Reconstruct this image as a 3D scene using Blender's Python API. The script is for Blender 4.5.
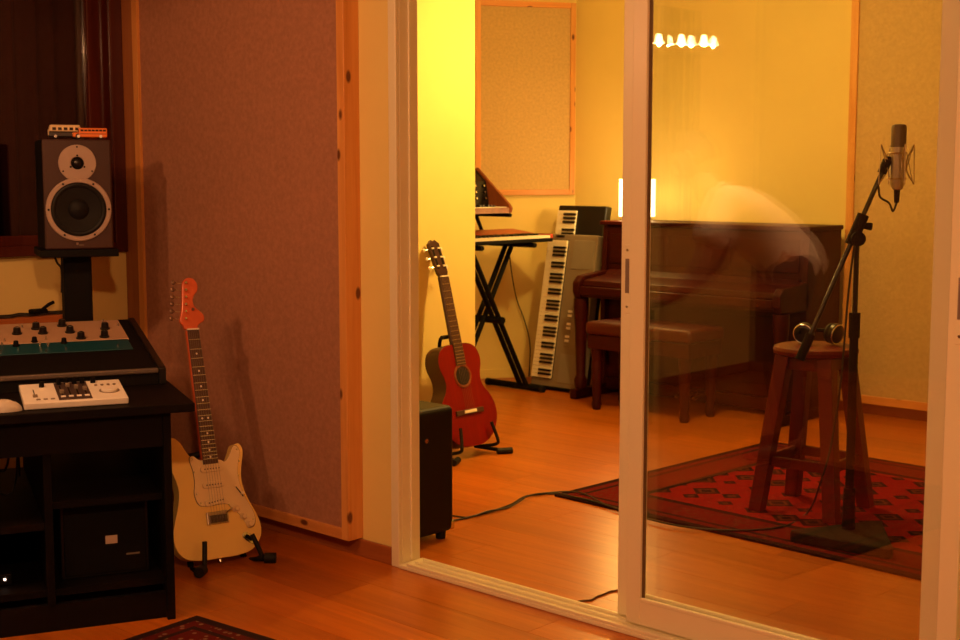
import bpy, bmesh, math, random
from mathutils import Vector, Matrix
random.seed(7)
for o in list(bpy.data.objects): bpy.data.objects.remove(o)
S = bpy.context.scene
COL = S.collection
PI = math.pi
R = math.radians

# ------------------------------------------------------------------ camera
CAM_Z, YAW, FPX = 1.33, R(43.2), 1333.33
PITCH = math.atan(145 / FPX)
cd = bpy.data.cameras.new('camera'); cam = bpy.data.objects.new('camera', cd); COL.objects.link(cam)
cd.sensor_width = 36; cd.lens = 50; cd.clip_start = 0.05
cam.location = (0, 0, CAM_Z); cam.rotation_euler = (PI / 2 - PITCH, 0, YAW)
S.camera = cam
cd.dof.use_dof = True; cd.dof.focus_distance = 4.5; cd.dof.aperture_fstop = 6.3

# ------------------------------------------------------------------ world, lights, exposure
w = bpy.data.worlds.new('world'); S.world = w; w.use_nodes = True
w.node_tree.nodes['Background'].inputs[0].default_value = (1.0, 0.5, 0.2, 1)
w.node_tree.nodes['Background'].inputs[1].default_value = 0.002
vs = S.view_settings
vs.view_transform = 'Standard'; vs.look = 'None'; vs.exposure = 0.0; vs.gamma = 1.0; vs.use_curve_mapping = False
LIVE_COL = (1.0, 0.58, 0.14); CTRL_COL = (1.0, 0.435, 0.175)
LIVE_W, PIANO_W, BELL_W, CTRL_W, FILL_W, SPOT_W = 92.0, 15.0, 10.0, 32.0, 165.0, 100.0

def light(name, loc, watts, col, rad):
    d = bpy.data.lights.new(name, 'POINT'); d.energy = watts; d.color = col; d.shadow_soft_size = rad
    o = bpy.data.objects.new(name, d); o.location = loc; COL.objects.link(o); return o

# ------------------------------------------------------------------ pixel helpers (directions only)
_F = Vector((-math.sin(YAW) * math.cos(PITCH), math.cos(YAW) * math.cos(PITCH), -math.sin(PITCH)))
_R = Vector((math.cos(YAW), math.sin(YAW), 0)); _U = _R.cross(_F); _C = Vector((0, 0, CAM_Z))
def ray(x, y): return _F * FPX + _R * (x - 480) + _U * (320 - y)
def onp(x, y, p, n):
    r = ray(x, y); n = Vector(n); return _C + r * (n.dot(Vector(p) - _C) / n.dot(r))
def onz(x, y, z=0.0): return onp(x, y, (0, 0, z), (0, 0, 1))
def onY(x, y, Y): return onp(x, y, (0, Y, 0), (0, 1, 0))
def onX(x, y, X): return onp(x, y, (X, 0, 0), (1, 0, 0))
def mirrored(x, y, z, Yp=3.085):
    p = onz(x, y, z); return Vector((p.x, 2 * Yp - p.y, p.z))

# ------------------------------------------------------------------ materials
MATS = {}
def base(name, col, rough=0.5, metal=0.0, spec=0.5):
    if name in MATS: return MATS[name], None, None
    m = bpy.data.materials.new(name); m.use_nodes = True
    nt = m.node_tree; b = nt.nodes['Principled BSDF']
    b.inputs['Base Color'].default_value = (*col, 1); b.inputs['Roughness'].default_value = rough
    b.inputs['Metallic'].default_value = metal; b.inputs['Specular IOR Level'].default_value = spec
    MATS[name] = m
    return m, nt, b
def node(nt, t, **kw):
    n = nt.nodes.new(t)
    for k, v in kw.items(): setattr(n, k, v)
    return n
def mapping(nt, scale, coord='Object', rnd=False):
    tc = node(nt, 'ShaderNodeTexCoord'); mp = node(nt, 'ShaderNodeMapping'); mp.inputs['Scale'].default_value = scale
    nt.links.new(tc.outputs[coord], mp.inputs['Vector'])
    if rnd:
        oi = node(nt, 'ShaderNodeObjectInfo'); ml = node(nt, 'ShaderNodeMath', operation='MULTIPLY'); ml.inputs[1].default_value = 37.0
        nt.links.new(oi.outputs['Random'], ml.inputs[0]); nt.links.new(ml.outputs[0], mp.inputs['Location'])
    return mp.outputs['Vector']
def ramp(nt, fac, stops):
    r = node(nt, 'ShaderNodeValToRGB'); cr = r.color_ramp
    while len(cr.elements) < len(stops): cr.elements.new(0.5)
    for e, (p, c) in zip(cr.elements, stops): e.position = p; e.color = (*c, 1)
    nt.links.new(fac, r.inputs[0]); return r.outputs[0]
def noise(nt, vec, scale, detail=4, rough=0.55, dist=0.0):
    n = node(nt, 'ShaderNodeTexNoise'); n.inputs['Scale'].default_value = scale; n.inputs['Detail'].default_value = detail
    n.inputs['Roughness'].default_value = rough; n.inputs['Distortion'].default_value = dist
    nt.links.new(vec, n.inputs['Vector']); return n.outputs['Fac']
def bump(nt, b, h, strength, dist=0.002):
    n = node(nt, 'ShaderNodeBump'); n.inputs['Strength'].default_value = strength; n.inputs['Distance'].default_value = dist
    nt.links.new(h, n.inputs['Height']); nt.links.new(n.outputs[0], b.inputs['Normal'])
def plain(name, col, rough=0.5, metal=0.0, spec=0.5, var=0.06, sc=9.0, bmp=0.0):
    if name in MATS: return MATS[name]
    m, nt, b = base(name, col, rough, metal, spec)
    v = mapping(nt, (1, 1, 1)); f = noise(nt, v, sc, 5)
    lo = tuple(c * (1 - var) for c in col); hi = tuple(min(1, c * (1 + var)) for c in col)
    nt.links.new(ramp(nt, f, [(0.3, lo), (0.7, hi)]), b.inputs['Base Color'])
    if bmp: bump(nt, b, noise(nt, v, sc * 30, 3), bmp)
    return m
def wood(name, c1, c2, scale, rough=0.4, rnd=False, knots=None, coat=0.0, hue=0.0, spec=0.5):
    if name in MATS: return MATS[name]
    m, nt, b = base(name, c1, rough, spec=spec)
    v = mapping(nt, scale, rnd=rnd)
    f = noise(nt, v, 1.0, 7, 0.62, 0.7)
    c = ramp(nt, f, [(0.28, c2), (0.5, tuple((a + d) / 2 for a, d in zip(c1, c2))), (0.72, c1)])
    if knots:
        vk = mapping(nt, knots); vo = node(nt, 'ShaderNodeTexVoronoi'); vo.inputs['Scale'].default_value = 1.0
        nt.links.new(vk, vo.inputs['Vector'])
        k = ramp(nt, vo.outputs['Distance'], [(0.10, (1, 1, 1)), (0.17, (0, 0, 0))])
        mx = node(nt, 'ShaderNodeMix', data_type='RGBA'); nt.links.new(k, mx.inputs[0]); nt.links.new(c, mx.inputs[6])
        mx.inputs[7].default_value = (c2[0] * 0.22, c2[1] * 0.15, c2[2] * 0.15, 1); c = mx.outputs[2]
    if rnd:
        oi = node(nt, 'ShaderNodeObjectInfo'); hs = node(nt, 'ShaderNodeHueSaturation')
        mr = node(nt, 'ShaderNodeMapRange'); mr.inputs[3].default_value = 0.86; mr.inputs[4].default_value = 1.12
        nt.links.new(oi.outputs['Random'], mr.inputs[0]); nt.links.new(mr.outputs[0], hs.inputs['Value'])
        nt.links.new(c, hs.inputs['Color']); c = hs.outputs[0]
    nt.links.new(c, b.inputs['Base Color'])
    bump(nt, b, f, 0.06, 0.001)
    if coat: b.inputs['Coat Weight'].default_value = coat; b.inputs['Coat Roughness'].default_value = 0.12
    return m
def emit(name, col, strength):
    if name in MATS: return MATS[name]
    m, nt, b = base(name, col, 0.5)
    b.inputs['Emission Color'].default_value = (*col, 1); b.inputs['Emission Strength'].default_value = strength
    return m
def glass_mat(name, f0):
    if name in MATS: return MATS[name]
    m = bpy.data.materials.new(name); m.use_nodes = True; nt = m.node_tree; nt.nodes.clear(); MATS[name] = m
    out = node(nt, 'ShaderNodeOutputMaterial'); mx = node(nt, 'ShaderNodeMixShader')
    tr = node(nt, 'ShaderNodeBsdfTransparent'); tr.inputs[0].default_value = (0.965, 0.97, 0.96, 1)
    gl = node(nt, 'ShaderNodeBsdfGlossy'); gl.inputs['Roughness'].default_value = 0.0; gl.inputs['Color'].default_value = (1, 1, 1, 1)
    lw = node(nt, 'ShaderNodeLayerWeight'); pw = node(nt, 'ShaderNodeMath', operation='POWER'); pw.inputs[1].default_value = 5
    nt.links.new(lw.outputs['Facing'], pw.inputs[0])
    ma = node(nt, 'ShaderNodeMath', operation='MULTIPLY_ADD'); ma.inputs[1].default_value = 1 - f0; ma.inputs[2].default_value = f0
    nt.links.new(pw.outputs[0], ma.inputs[0]); nt.links.new(ma.outputs[0], mx.inputs[0])
    nt.links.new(tr.outputs[0], mx.inputs[1]); nt.links.new(gl.outputs[0], mx.inputs[2]); nt.links.new(mx.outputs[0], out.inputs[0])
    return m

WALL = plain('wall_paint_cream', (0.80, 0.64, 0.22), 0.75, var=0.03, sc=3, bmp=0.15)
CEIL = plain('ceiling_paint', (0.75, 0.68, 0.5), 0.85, var=0.03)
ALU = plain('white_lacquered_aluminium', (0.82, 0.76, 0.52), 0.35, var=0.02, sc=4)
RUBBER = plain('black_rubber', (0.006, 0.0055, 0.0055), 0.6, spec=0.3)
FLOORM = wood('oak_laminate', (0.54, 0.155, 0.010), (0.36, 0.088, 0.006), (1.6, 26, 8), 0.30, rnd=True, spec=0.45)
PINE = wood('pine_vertical', (0.80, 0.40, 0.11), (0.62, 0.25, 0.05), (30, 30, 1.5), 0.45, rnd=True, knots=(13, 13, 6.5))
PINEH = wood('pine_horizontal', (0.80, 0.36, 0.10), (0.62, 0.23, 0.05), (1.5, 30, 30), 0.45, rnd=True, knots=(6.5, 13, 13))
BASEW = wood('baseboard_wood', (0.40, 0.13, 0.035), (0.28, 0.08, 0.02), (2, 20, 20), 0.4)
DARKWOOD = wood('dark_red_window_wood', (0.09, 0.014, 0.006), (0.05, 0.008, 0.004), (20, 20, 2), 0.25, coat=0.3)
MAHOG = wood('mahogany_piano', (0.050, 0.0030, 0.0015), (0.024, 0.0012, 0.0008), (3, 14, 14), 0.45, spec=0.22)
STOOLW = wood('stool_red_wood', (0.14, 0.007, 0.003), (0.08, 0.004, 0.002), (16, 16, 3), 0.4, spec=0.3)
BLACK = plain('black_matte', (0.004, 0.0036, 0.0036), 0.65, spec=0.12)
BLACKG = plain('black_satin', (0.007, 0.006, 0.006), 0.3, spec=0.4)
DESKM = wood('black_stained_desk', (0.005, 0.003, 0.003), (0.003, 0.002, 0.002), (3, 14, 14), 0.6, spec=0.10)
CHROME = plain('chrome', (0.75, 0.75, 0.75), 0.2, metal=1.0)
BRASS = plain('brass', (0.70, 0.50, 0.22), 0.3, metal=1.0)
WHITEP = plain('white_plastic', (0.82, 0.80, 0.74), 0.4)
IVORY = plain('ivory_key', (0.84, 0.78, 0.62), 0.35)
GREYP = plain('warm_grey_plastic', (0.21, 0.165, 0.12), 0.5, bmp=0.1)
FABRIC = plain('acoustic_fabric_grey', (0.415, 0.20, 0.125), 0.95, spec=0.1, var=0.12, sc=60, bmp=0.6)
FABRICY = plain('acoustic_fabric_sand', (0.60, 0.42, 0.19), 0.95, spec=0.1, var=0.10, sc=60, bmp=0.6)
CABLE = plain('black_cable', (0.016, 0.013, 0.012), 0.5)

# ------------------------------------------------------------------ mesh builder
class MB:
    def __init__(self): self.bm = bmesh.new()
    def verts(self, vs): return [self.bm.verts.new(v) for v in vs]
    def box(self, a, b, M=None):
        x0, y0, z0 = a; x1, y1, z1 = b
        P = [(x0, y0, z0), (x1, y0, z0), (x1, y1, z0), (x0, y1, z0), (x0, y0, z1), (x1, y0, z1), (x1, y1, z1), (x0, y1, z1)]
        if M is not None: P = [M @ Vector(p) for p in P]
        v = self.verts(P)
        for f in ((3, 2, 1, 0), (4, 5, 6, 7), (0, 1, 5, 4), (1, 2, 6, 5), (2, 3, 7, 6), (3, 0, 4, 7)): self.bm.faces.new([v[i] for i in f])
        return self
    def prism(self, pts, t0, t1, axes='xz', M=None):
        """polygon in the plane given by axes, extruded along the third axis from t0 to t1"""
        def p3(a, b, t):
            if axes == 'xz': return Vector((a, t, b))
            if axes == 'xy': return Vector((a, b, t))
            return Vector((t, a, b))
        A = [p3(a, b, t0) for a, b in pts]; B = [p3(a, b, t1) for a, b in pts]
        if M is not None: A = [M @ p for p in A]; B = [M @ p for p in B]
        va, vb = self.verts(A), self.verts(B); n = len(pts)
        self.bm.faces.new(va); self.bm.faces.new(vb[::-1])
        for i in range(n): self.bm.faces.new([va[i], vb[i], vb[(i + 1) % n], va[(i + 1) % n]])
        return self
    def ring(self, c, ax, r, seg, up=None):
        ax = Vector(ax).normalized(); u = (Vector(up) if up else (Vector((0, 0, 1)) if abs(ax.z) < 0.9 else Vector((1, 0, 0))))
        u = (u - ax * u.dot(ax)).normalized(); v = ax.cross(u)
        return self.verts([Vector(c) + (u * math.cos(2 * PI * i / seg) + v * math.sin(2 * PI * i / seg)) * r for i in range(seg)])
    def skin_rings(self, rings, cap=True):
        n = len(rings[0])
        for a, b in zip(rings, rings[1:]):
            for i in range(n): self.bm.faces.new([a[i], a[(i + 1) % n], b[(i + 1) % n], b[i]])
        if cap: self.bm.faces.new(rings[0][::-1]); self.bm.faces.new(rings[-1])
    def cyl(self, p0, p1, r0, r1=None, seg=16):
        p0, p1 = Vector(p0), Vector(p1); r1 = r0 if r1 is None else r1
        self.skin_rings([self.ring(p0, p1 - p0, r0, seg), self.ring(p1, p1 - p0, r1, seg)]); return self
    def lathe(self, p0, ax, prof, seg=24, cap=True):
        p0, ax = Vector(p0), Vector(ax).normalized()
        self.skin_rings([self.ring(p0 + ax * h, ax, max(r, 1e-4), seg) for h, r in prof], cap); return self
    def tube(self, pts, r, seg=8, smooth=0):
        P = [Vector(p) for p in pts]
        if smooth:
            Q = []
            for i in range(len(P) - 1):
                a, b, c, d = P[max(i - 1, 0)], P[i], P[i + 1], P[min(i + 2, len(P) - 1)]
                for k in range(smooth):
                    t = k / smooth
                    Q.append(0.5 * ((2 * b) + (c - a) * t + (2 * a - 5 * b + 4 * c - d) * t * t + (3 * b - a - 3 * c + d) * t ** 3))
            Q.append(P[-1]); P = Q
        rings = []; up = None
        for i, p in enumerate(P):
            d = (P[min(i + 1, len(P) - 1)] - P[max(i - 1, 0)]).normalized()
            if up is None: up = Vector((0, 0, 1)) if abs(d.z) < 0.9 else Vector((1, 0, 0))
            up = (up - d * up.dot(d)).normalized(); rings.append(self.ring(p, d, r if not callable(r) else r(i / (len(P) - 1)), seg, up))
        self.skin_rings(rings); return self
    def torus(self, c, ax, r, t, seg=24, s2=8):
        ax = Vector(ax).normalized(); u = Vector((0, 0, 1)) if abs(ax.z) < 0.9 else Vector((1, 0, 0)); u = (u - ax * u.dot(ax)).normalized(); v = ax.cross(u)
        rings = []
        for i in range(seg):
            a = 2 * PI * i / seg; d = u * math.cos(a) + v * math.sin(a)
            rings.append(self.verts([Vector(c) + d * (r + t * math.cos(2 * PI * k / s2)) + ax * t * math.sin(2 * PI * k / s2) for k in range(s2)]))
        for i in range(seg):
            a, b = rings[i], rings[(i + 1) % seg]
            for k in range(s2): self.bm.faces.new([a[k], b[k], b[(k + 1) % s2], a[(k + 1) % s2]])
        return self
    def sphere(self, c, r, sc=(1, 1, 1), seg=16):
        M = Matrix.Translation(c) @ Matrix.Diagonal((r * sc[0], r * sc[1], r * sc[2], 1))
        bmesh.ops.create_uvsphere(self.bm, u_segments=seg, v_segments=max(6, seg // 2), radius=1.0, matrix=M); return self
    def mesh(self, name, mat=None, smooth=False):
        bmesh.ops.recalc_face_normals(self.bm, faces=self.bm.faces[:])
        me = bpy.data.meshes.new(name); self.bm.to_mesh(me); self.bm.free()
        if mat: me.materials.append(mat)
        if smooth:
            for p in me.polygons: p.use_smooth = True
            try: me.set_sharp_from_angle(angle=R(38))
            except Exception: pass
        return me
    def build(self, name, mat, parent=None, bevel=0.0, smooth=False, seg=2):
        return link(name, self.mesh(name, mat, smooth), parent, bevel, seg)
def link(name, me, parent=None, bevel=0.0, seg=2):
    o = bpy.data.objects.new(name, me); COL.objects.link(o)
    if parent: o.parent = parent
    if bevel:
        m = o.modifiers.new('bevel', 'BEVEL'); m.width = bevel; m.segments = seg; m.limit_method = 'ANGLE'; m.angle_limit = R(40); m.use_clamp_overlap = True
    return o
def tag(o, label, cat, group=None):
    o['label'] = label; o['category'] = cat
    if group: o['group'] = group
    return o
def struct(o, label=None, cat=None):
    o['kind'] = 'structure'
    if label: o['label'] = label
    if cat: o['category'] = cat
    return o
def empty(name, M): 
    o = bpy.data.objects.new(name, None); COL.objects.link(o); o.empty_display_size = 0.05
    o.matrix_world = M if isinstance(M, Matrix) else Matrix.Translation(M); return o
def thing(name, label, cat, M=(0, 0, 0), group=None): return tag(empty(name, M), label, cat, group)
def TR(loc, yaw=0.0, lean=0.0, roll=0.0):
    return Matrix.Translation(loc) @ Matrix.Rotation(yaw, 4, 'Z') @ Matrix.Rotation(-lean, 4, 'X') @ Matrix.Rotation(roll, 4, 'Y')
def smooth_loop(P, k=6):
    out = []; n = len(P)
    for i in range(n):
        a, b, c, d = P[i - 1], P[i], P[(i + 1) % n], P[(i + 2) % n]
        for j in range(k):
            t = j / k
            out.append(tuple(0.5 * (2 * b[q] + (c[q] - a[q]) * t + (2 * a[q] - 5 * b[q] + 4 * c[q] - d[q]) * t * t + (3 * b[q] - a[q] - 3 * c[q] + d[q]) * t ** 3) for q in (0, 1)))
    return out

# ================================================================== the rooms
WY, WT = 3.05, 0.085            # wall with the sliding door: control-room face and thickness
LX = -4.85                     # control-room window wall
BY = 6.87                      # far wall of the live room
CZ = 2.62
XR, YB, LXR = 1.7, -1.7, 0.5   # right and rear wall of the control room, right wall of the live room
OPL, OPR, OPH = -3.24, -1.19, 2.14
C1 = Vector((-5.59, BY, 0)); AD = Vector((-0.528, -0.849, 0)); AN = Vector((0.849, -0.528, 0))
PX, PY = -4.56, 4.82           # bright partition wall and where it ends
C2 = C1 + AD * ((BY - PY) / 0.849)

fl = MB().box((-7.3, YB - 0.15, -0.12), (XR + 0.15, BY + 0.15, -0.009)).build('floor', plain('floor_underlay', (0.12, 0.05, 0.015), 0.8)); struct(fl)
pl_me = MB().box((0.0006, 0.0006, -0.0085), (1.3794, 0.1994, 0.0)).mesh('floorboard', FLOORM)
row = 0; y = YB - 0.05
while y < BY + 0.05:
    lo, hi = (LX - 0.05, XR + 0.05) if y < WY else (-7.2, LXR + 0.05)
    x = lo - random.random() * 1.2
    while x < hi:
        xe = min(x + 1.38, hi); xs = max(x, lo)
        inroom = y < WY or xe > C1.x + (y - BY) * 0.528 / 0.849 - 0.1
        if y > WY and y < PY - 0.3 and xe < PX - 0.05: inroom = False
        if inroom and xe - xs > 0.05:
            o = link('floorboard', pl_me, fl); o.location = (xs, y, 0); o.scale = ((xe - xs) / 1.38, 1, 1)
        x += 1.38
    y += 0.2; row += 1

def wallbox(name, a, b, mat=WALL): return struct(MB().box(a, b).build(name, mat))
struct(MB().box((-7.3, YB - 0.15, CZ), (XR + 0.15, BY + 0.15, CZ + 0.1)).build('ceiling', CEIL))
wd = MB(); wd.box((LX - 0.12, WY, 0), (OPL, WY + WT, CZ)); wd.box((OPR, WY, 0), (XR + 0.12, WY + WT, CZ)); wd.box((OPL, WY, OPH), (OPR, WY + WT, CZ))
struct(wd.build('wall_door', WALL))
WZ0, WZ1, WYA, WYB = 1.045, 2.3, -0.9, 2.985     # window opening in the window wall, stretched out of view to cut glass haze
wl = MB(); wl.box((LX - 0.12, YB, 0), (LX, WYA, CZ)); wl.box((LX - 0.12, WYB, 0), (LX, WY, CZ)); wl.box((LX - 0.12, WYA, 0), (LX, WYB, WZ0)); wl.box((LX - 0.12, WYA, WZ1), (LX, WYB, CZ))
struct(wl.build('wall_left', WALL))
DKW = plain('dark_wall_haze_cut', (0.16, 0.09, 0.05), 0.9, spec=0.1, bmp=0.3)  # unseen walls made dark to cut bounce and haze in the door glass
wallbox('wall_right', (XR, YB, 0), (XR + 0.12, WY, CZ), DKW); wallbox('wall_rear', (LX - 0.12, YB - 0.12, 0), (XR + 0.12, YB, CZ), DKW)
wallbox('wall_back', (C1.x - 0.2, BY, 0), (LXR + 0.12, BY + 0.12, CZ)); wallbox('wall_live_right', (LXR, WY + WT, 0), (LXR + 0.12, BY, CZ))
a = C1 + AD * -0.02; b = C2 + AD * 0.15
struct(MB().prism([(a.x, a.y), (b.x, b.y), (b.x - AN.x * 0.12, b.y - AN.y * 0.12), (a.x - AN.x * 0.12, a.y - AN.y * 0.12)], 0, CZ, 'xy').build('wall_alcove', WALL))
struct(MB().prism([(PX, WY + WT), (PX, PY), (C2.x - 0.1, PY), (C2.x - 0.1, PY - 0.12), (PX - 0.12, PY - 0.12), (PX - 0.12, WY + WT)], 0, CZ, 'xy').build('wall_partition', WALL))
# dark store behind the window wall: curtain and backing
def bb(name, a, b, mat=BASEW): return struct(MB().box(a, b).build(name, mat, bevel=0.004))
bb('baseboard_door_left', (LX, WY - 0.014, 0), (-3.267, WY, 0.062)); bb('baseboard_door_right', (OPR + 0.09, WY - 0.014, 0), (XR, WY, 0.062))
bb('baseboard_left', (LX, YB, 0), (LX + 0.014, WY - 0.014, 0.062)); bb('baseboard_rear', (LX + .014, YB, 0), (XR, YB + 0.014, 0.062)); bb('baseboard_right', (XR - .014, YB + .014, 0), (XR, WY - .014, 0.062))
bb('baseboard_back', (C1.x + 0.02, BY - 0.014, 0), (LXR, BY, 0.062)); bb('baseboard_live_right', (LXR - 0.014, WY + WT, 0), (LXR, BY - .014, 0.062))
bb('baseboard_partition', (PX, WY + WT, 0), (PX + 0.012, PY, 0.055), WALL)
bp = MB(); a = C1 + AD * 0.03; b = C2 - AD * 0.05
bp.prism([(a.x, a.y), (b.x, b.y), (b.x + AN.x * 0.014, b.y + AN.y * 0.014), (a.x + AN.x * 0.014, a.y + AN.y * 0.014)], 0, 0.06, 'xy'); struct(bp.build('baseboard_alcove', WALL, bevel=0.003))

# ---- window wall: casing, sashes, glass, drape behind
win = struct(empty('window_1', (LX, (WYA + WYB) / 2, WZ0)), 'dark wooden studio window above the desk with drapes behind the glass', 'window')
def wbox(name, a, b, mat=DARKWOOD, bev=0.004):
    o = MB().box(a, b).build(name, mat, win, bevel=bev); o.matrix_parent_inverse = Matrix.Translation(win.location).inverted(); return o
for n, a_, b_ in (('casing', (LX, WYB - 0.02, WZ0 - 0.03), (LX + 0.022, WYB + 0.035, WZ1 + 0.05)), ('casing', (LX, WYA - 0.05, WZ0 - 0.03), (LX + 0.022, WYA + 0.02, WZ1 + 0.05)),
                  ('sill', (LX, WYA + 0.02, WZ0 - 0.03), (LX + 0.03, WYB - 0.02, WZ0 + 0.012)), ('casing', (LX, WYA + 0.02, WZ1 - 0.02), (LX + 0.022, WYB - 0.02, WZ1 + 0.05)),
                  ('sash', (LX - 0.06, WYB - 0.1, WZ0), (LX - 0.02, WYB - 0.0, WZ1)), ('sash', (LX - 0.06, WYA, WZ0), (LX - 0.02, WYA + 0.08, WZ1)),
                  ('sash', (LX - 0.06, WYA + 0.08, WZ0), (LX - 0.02, WYB - 0.1, WZ0 + 0.05)), ('sash', (LX - 0.06, WYA + 0.08, WZ1 - 0.06), (LX - 0.02, WYB - 0.1, WZ1))):
    wbox(n, a_, b_)
wbox('glass_pane', (LX - 0.045, WYA + 0.08, WZ0 + 0.05), (LX - 0.039, WYB - 0.1, WZ1 - 0.06), glass_mat('window_glass', 0.045), 0)
dr = MB(); n = 330; pts = []
for i in range(n + 1):
    yy = WYA - 0.05 + (WYB - WYA + 0.1) * i / n
    pts.append((LX - 0.20 + 0.03 * math.sin(i * 0.85) + 0.012 * math.sin(i * 0.31 + 1), yy))
for (x0, y0), (x1, y1) in zip(pts, pts[1:]):
    v = dr.verts([(x0, y0, WZ0 - 0.05), (x1, y1, WZ0 - 0.05), (x1, y1, WZ1 + 0.05), (x0, y0, WZ1 + 0.05)]); dr.bm.faces.new(v)
bmesh.ops.remove_doubles(dr.bm, verts=dr.bm.verts[:], dist=1e-5)
do = tag(dr.build('window_drape', plain('dark_red_velvet', (0.020, 0.003, 0.003), 0.9, spec=0.1), smooth=True), 'dark red pleated drape hanging behind the studio window', 'curtain')
sm = do.modifiers.new('thick', 'SOLIDIFY'); sm.thickness = 0.004
struct(MB().box((LX - 0.42, WYA - 0.3, 0.7), (LX - 0.36, WYB + 0.12, CZ)).build('wall_behind_window', plain('dark_store_wall', (0.05, 0.03, 0.02), 0.9)))
# corner board beside the window
struct(MB().box((LX + 0.001, WY - 0.03, 0.062), (-4.705, WY, CZ - 0.002)).build('trim_1', wood('pine_corner_board', (0.42, 0.16, 0.045), (0.30, 0.10, 0.028), (30, 30, 1.5), 0.5), bevel=0.002))

# ---- acoustic panels
def acoustic_panel(label, M, wd_, ht, dep, fw, fab, group='framed acoustic panels on the studio walls'):
    """origin at lower left corner of the back, x along the wall, front = -y"""
    t = thing('acoustic_panel', label, 'acoustic panel', M, group)
    MB().box((fw * 0.8, -dep + 0.012, fw * 0.8), (wd_ - fw * 0.8, -0.004, ht - fw * 0.8)).build('fabric', fab, t)
    for x0 in (0, wd_ - fw): MB().box((x0, -dep, 0), (x0 + fw, 0, ht)).build('frame_board', PINE, t, bevel=0.002)
    for z0 in (0, ht - fw): MB().box((fw, -dep, z0), (wd_ - fw, -0.002, z0 + fw)).build('frame_board', PINEH, t, bevel=0.002)
    return t
acoustic_panel('tall grey acoustic panel with pine frame behind the electric guitar', TR((-4.70, WY, 0.065)), 1.275, 2.5, 0.068, 0.038, FABRIC)
ang = math.atan2(0.849, 0.528)
pA = C1 + AD * 0.69 + AN * 0.0005
acoustic_panel('smaller sand coloured acoustic panel high above the keyboards', Matrix.Translation((pA.x, pA.y, 1.20)) @ Matrix.Rotation(ang, 4, 'Z'), 0.672, 1.235, 0.045, 0.035, FABRICY)
acoustic_panel('tall sand coloured acoustic panel on the far wall behind the microphone', TR((-3.605, BY - 0.015, 0.066)), 1.6, 2.5, 0.05, 0.045, FABRICY)

# ================================================================== sliding door
fr = struct(empty('trim_2', (OPL, WY, 0)), 'white aluminium frame and floor track of the sliding door', 'door frame')
def fpart(name, a, b, bev=0.003):
    o = MB().box(a, b).build(name, ALU, fr, bevel=bev); o.matrix_parent_inverse = Matrix.Translation(fr.location).inverted(); return o
fpart('jamb_cover', (OPL - 0.025, WY - 0.016, 0), (OPL + 0.012, WY, 2.2)); fpart('jamb_cover', (OPR - 0.02, WY - 0.016, 0), (OPR + 0.045, WY, 2.2))
fpart('jamb', (OPL, WY, 0), (OPL + 0.013, WY + WT, OPH)); fpart('jamb', (OPR - 0.035, WY, 0), (OPR, WY + WT, OPH))
for yy in (WY + 0.036,): fpart('guide_lip', (OPL + 0.013, yy, 0.02), (OPL + 0.022, yy + 0.008, OPH - 0.03), 0.002)
fpart('head', (OPL, WY, OPH), (OPR, WY + WT, OPH + 0.04)); fpart('head_cover', (OPL - 0.045, WY - 0.016, 2.2), (OPR + 0.045, WY, 2.25))
fpart('sill', (OPL + 0.013, WY - 0.02, 0), (OPR - 0.035, WY + WT + 0.01, 0.014))
for yy in (WY - 0.018, WY + 0.022, WY + 0.059): fpart('track_rail', (OPL + 0.05, yy, 0.014), (OPR - 0.035, yy + 0.01, 0.024), 0.002)
PANE = glass_mat('door_glass', 0.052)
def door(name, label, x0, x1, yc, latch):
    t = struct(empty(name, ((x0 + x1) / 2, yc, 0.026)), label, 'door')
    def part(n, a, b, mat=ALU, bev=0.003, par=None):
        o = MB().box(a, b).build(n, mat, par or t, bevel=bev); o.matrix_parent_inverse = Matrix.Translation(t.location).inverted(); return o
    sw, th, z0, z1 = 0.050, 0.030, 0.026, OPH - 0.01
    s1 = part('stile', (x0, yc - th / 2, z0), (x0 + sw, yc + th / 2, z1)); s2 = part('stile', (x1 - sw, yc - th / 2, z0), (x1, yc + th / 2, z1))
    part('rail', (x0 + sw, yc - th / 2, z0), (x1 - sw, yc + th / 2, z0 + 0.075)); part('rail', (x0 + sw, yc - th / 2, z1 - 0.075), (x1 - sw, yc + th / 2, z1))
    part('glass_pane', (x0 + sw, yc - 0.003, z0 + 0.075), (x1 - sw, yc + 0.003, z1 - 0.075), PANE, 0)
    for xx in (x0 + sw, x1 - sw - 0.003): part('gasket', (xx, yc - 0.006, z0 + 0.075), (xx + 0.003, yc + 0.006, z1 - 0.075), plain('brown_gasket', (0.16, 0.09, 0.04), 0.5), 0)
    part('glazing_bead', (x0 + sw, yc - th / 2 - 0.001, z0 + 0.07), (x1 - sw, yc - 0.004, z0 + 0.082), ALU)
    lx = x0 + 0.012 if latch == 'left' else x1 - sw + 0.018
    st = s1 if latch == 'left' else s2
    P = part('latch_plate', (lx, yc - th / 2 - 0.003, 0.93), (lx + 0.026, yc - th / 2 + 0.001, 1.13), ALU, 0.002, t)
    part('finger_pull', (lx + 0.006, yc - th / 2 - 0.0045, 0.99), (lx + 0.020, yc - th / 2 - 0.0025, 1.09), plain('mid_grey_metal', (0.32, 0.25, 0.21), 0.4, metal=0.6), 0.001, t)  # finger pull in a darker grey metal than its plate
    for zz in (0.95, 1.115):
        o = MB().cyl((lx + 0.013, yc - th / 2 - 0.0045, zz), (lx + 0.013, yc - th / 2 - 0.002, zz), 0.004, seg=10).build('screw', CHROME, t); o.matrix_parent_inverse = Matrix.Translation(t.location).inverted()
    return t
door('door_1', 'front sliding glass door with its latch beside the right jamb', -2.288, -1.298, WY + 0.027, 'right')
door('door_2', 'rear sliding glass door slid open behind the front one', -2.348, -1.358, WY + 0.064, 'left')

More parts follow.
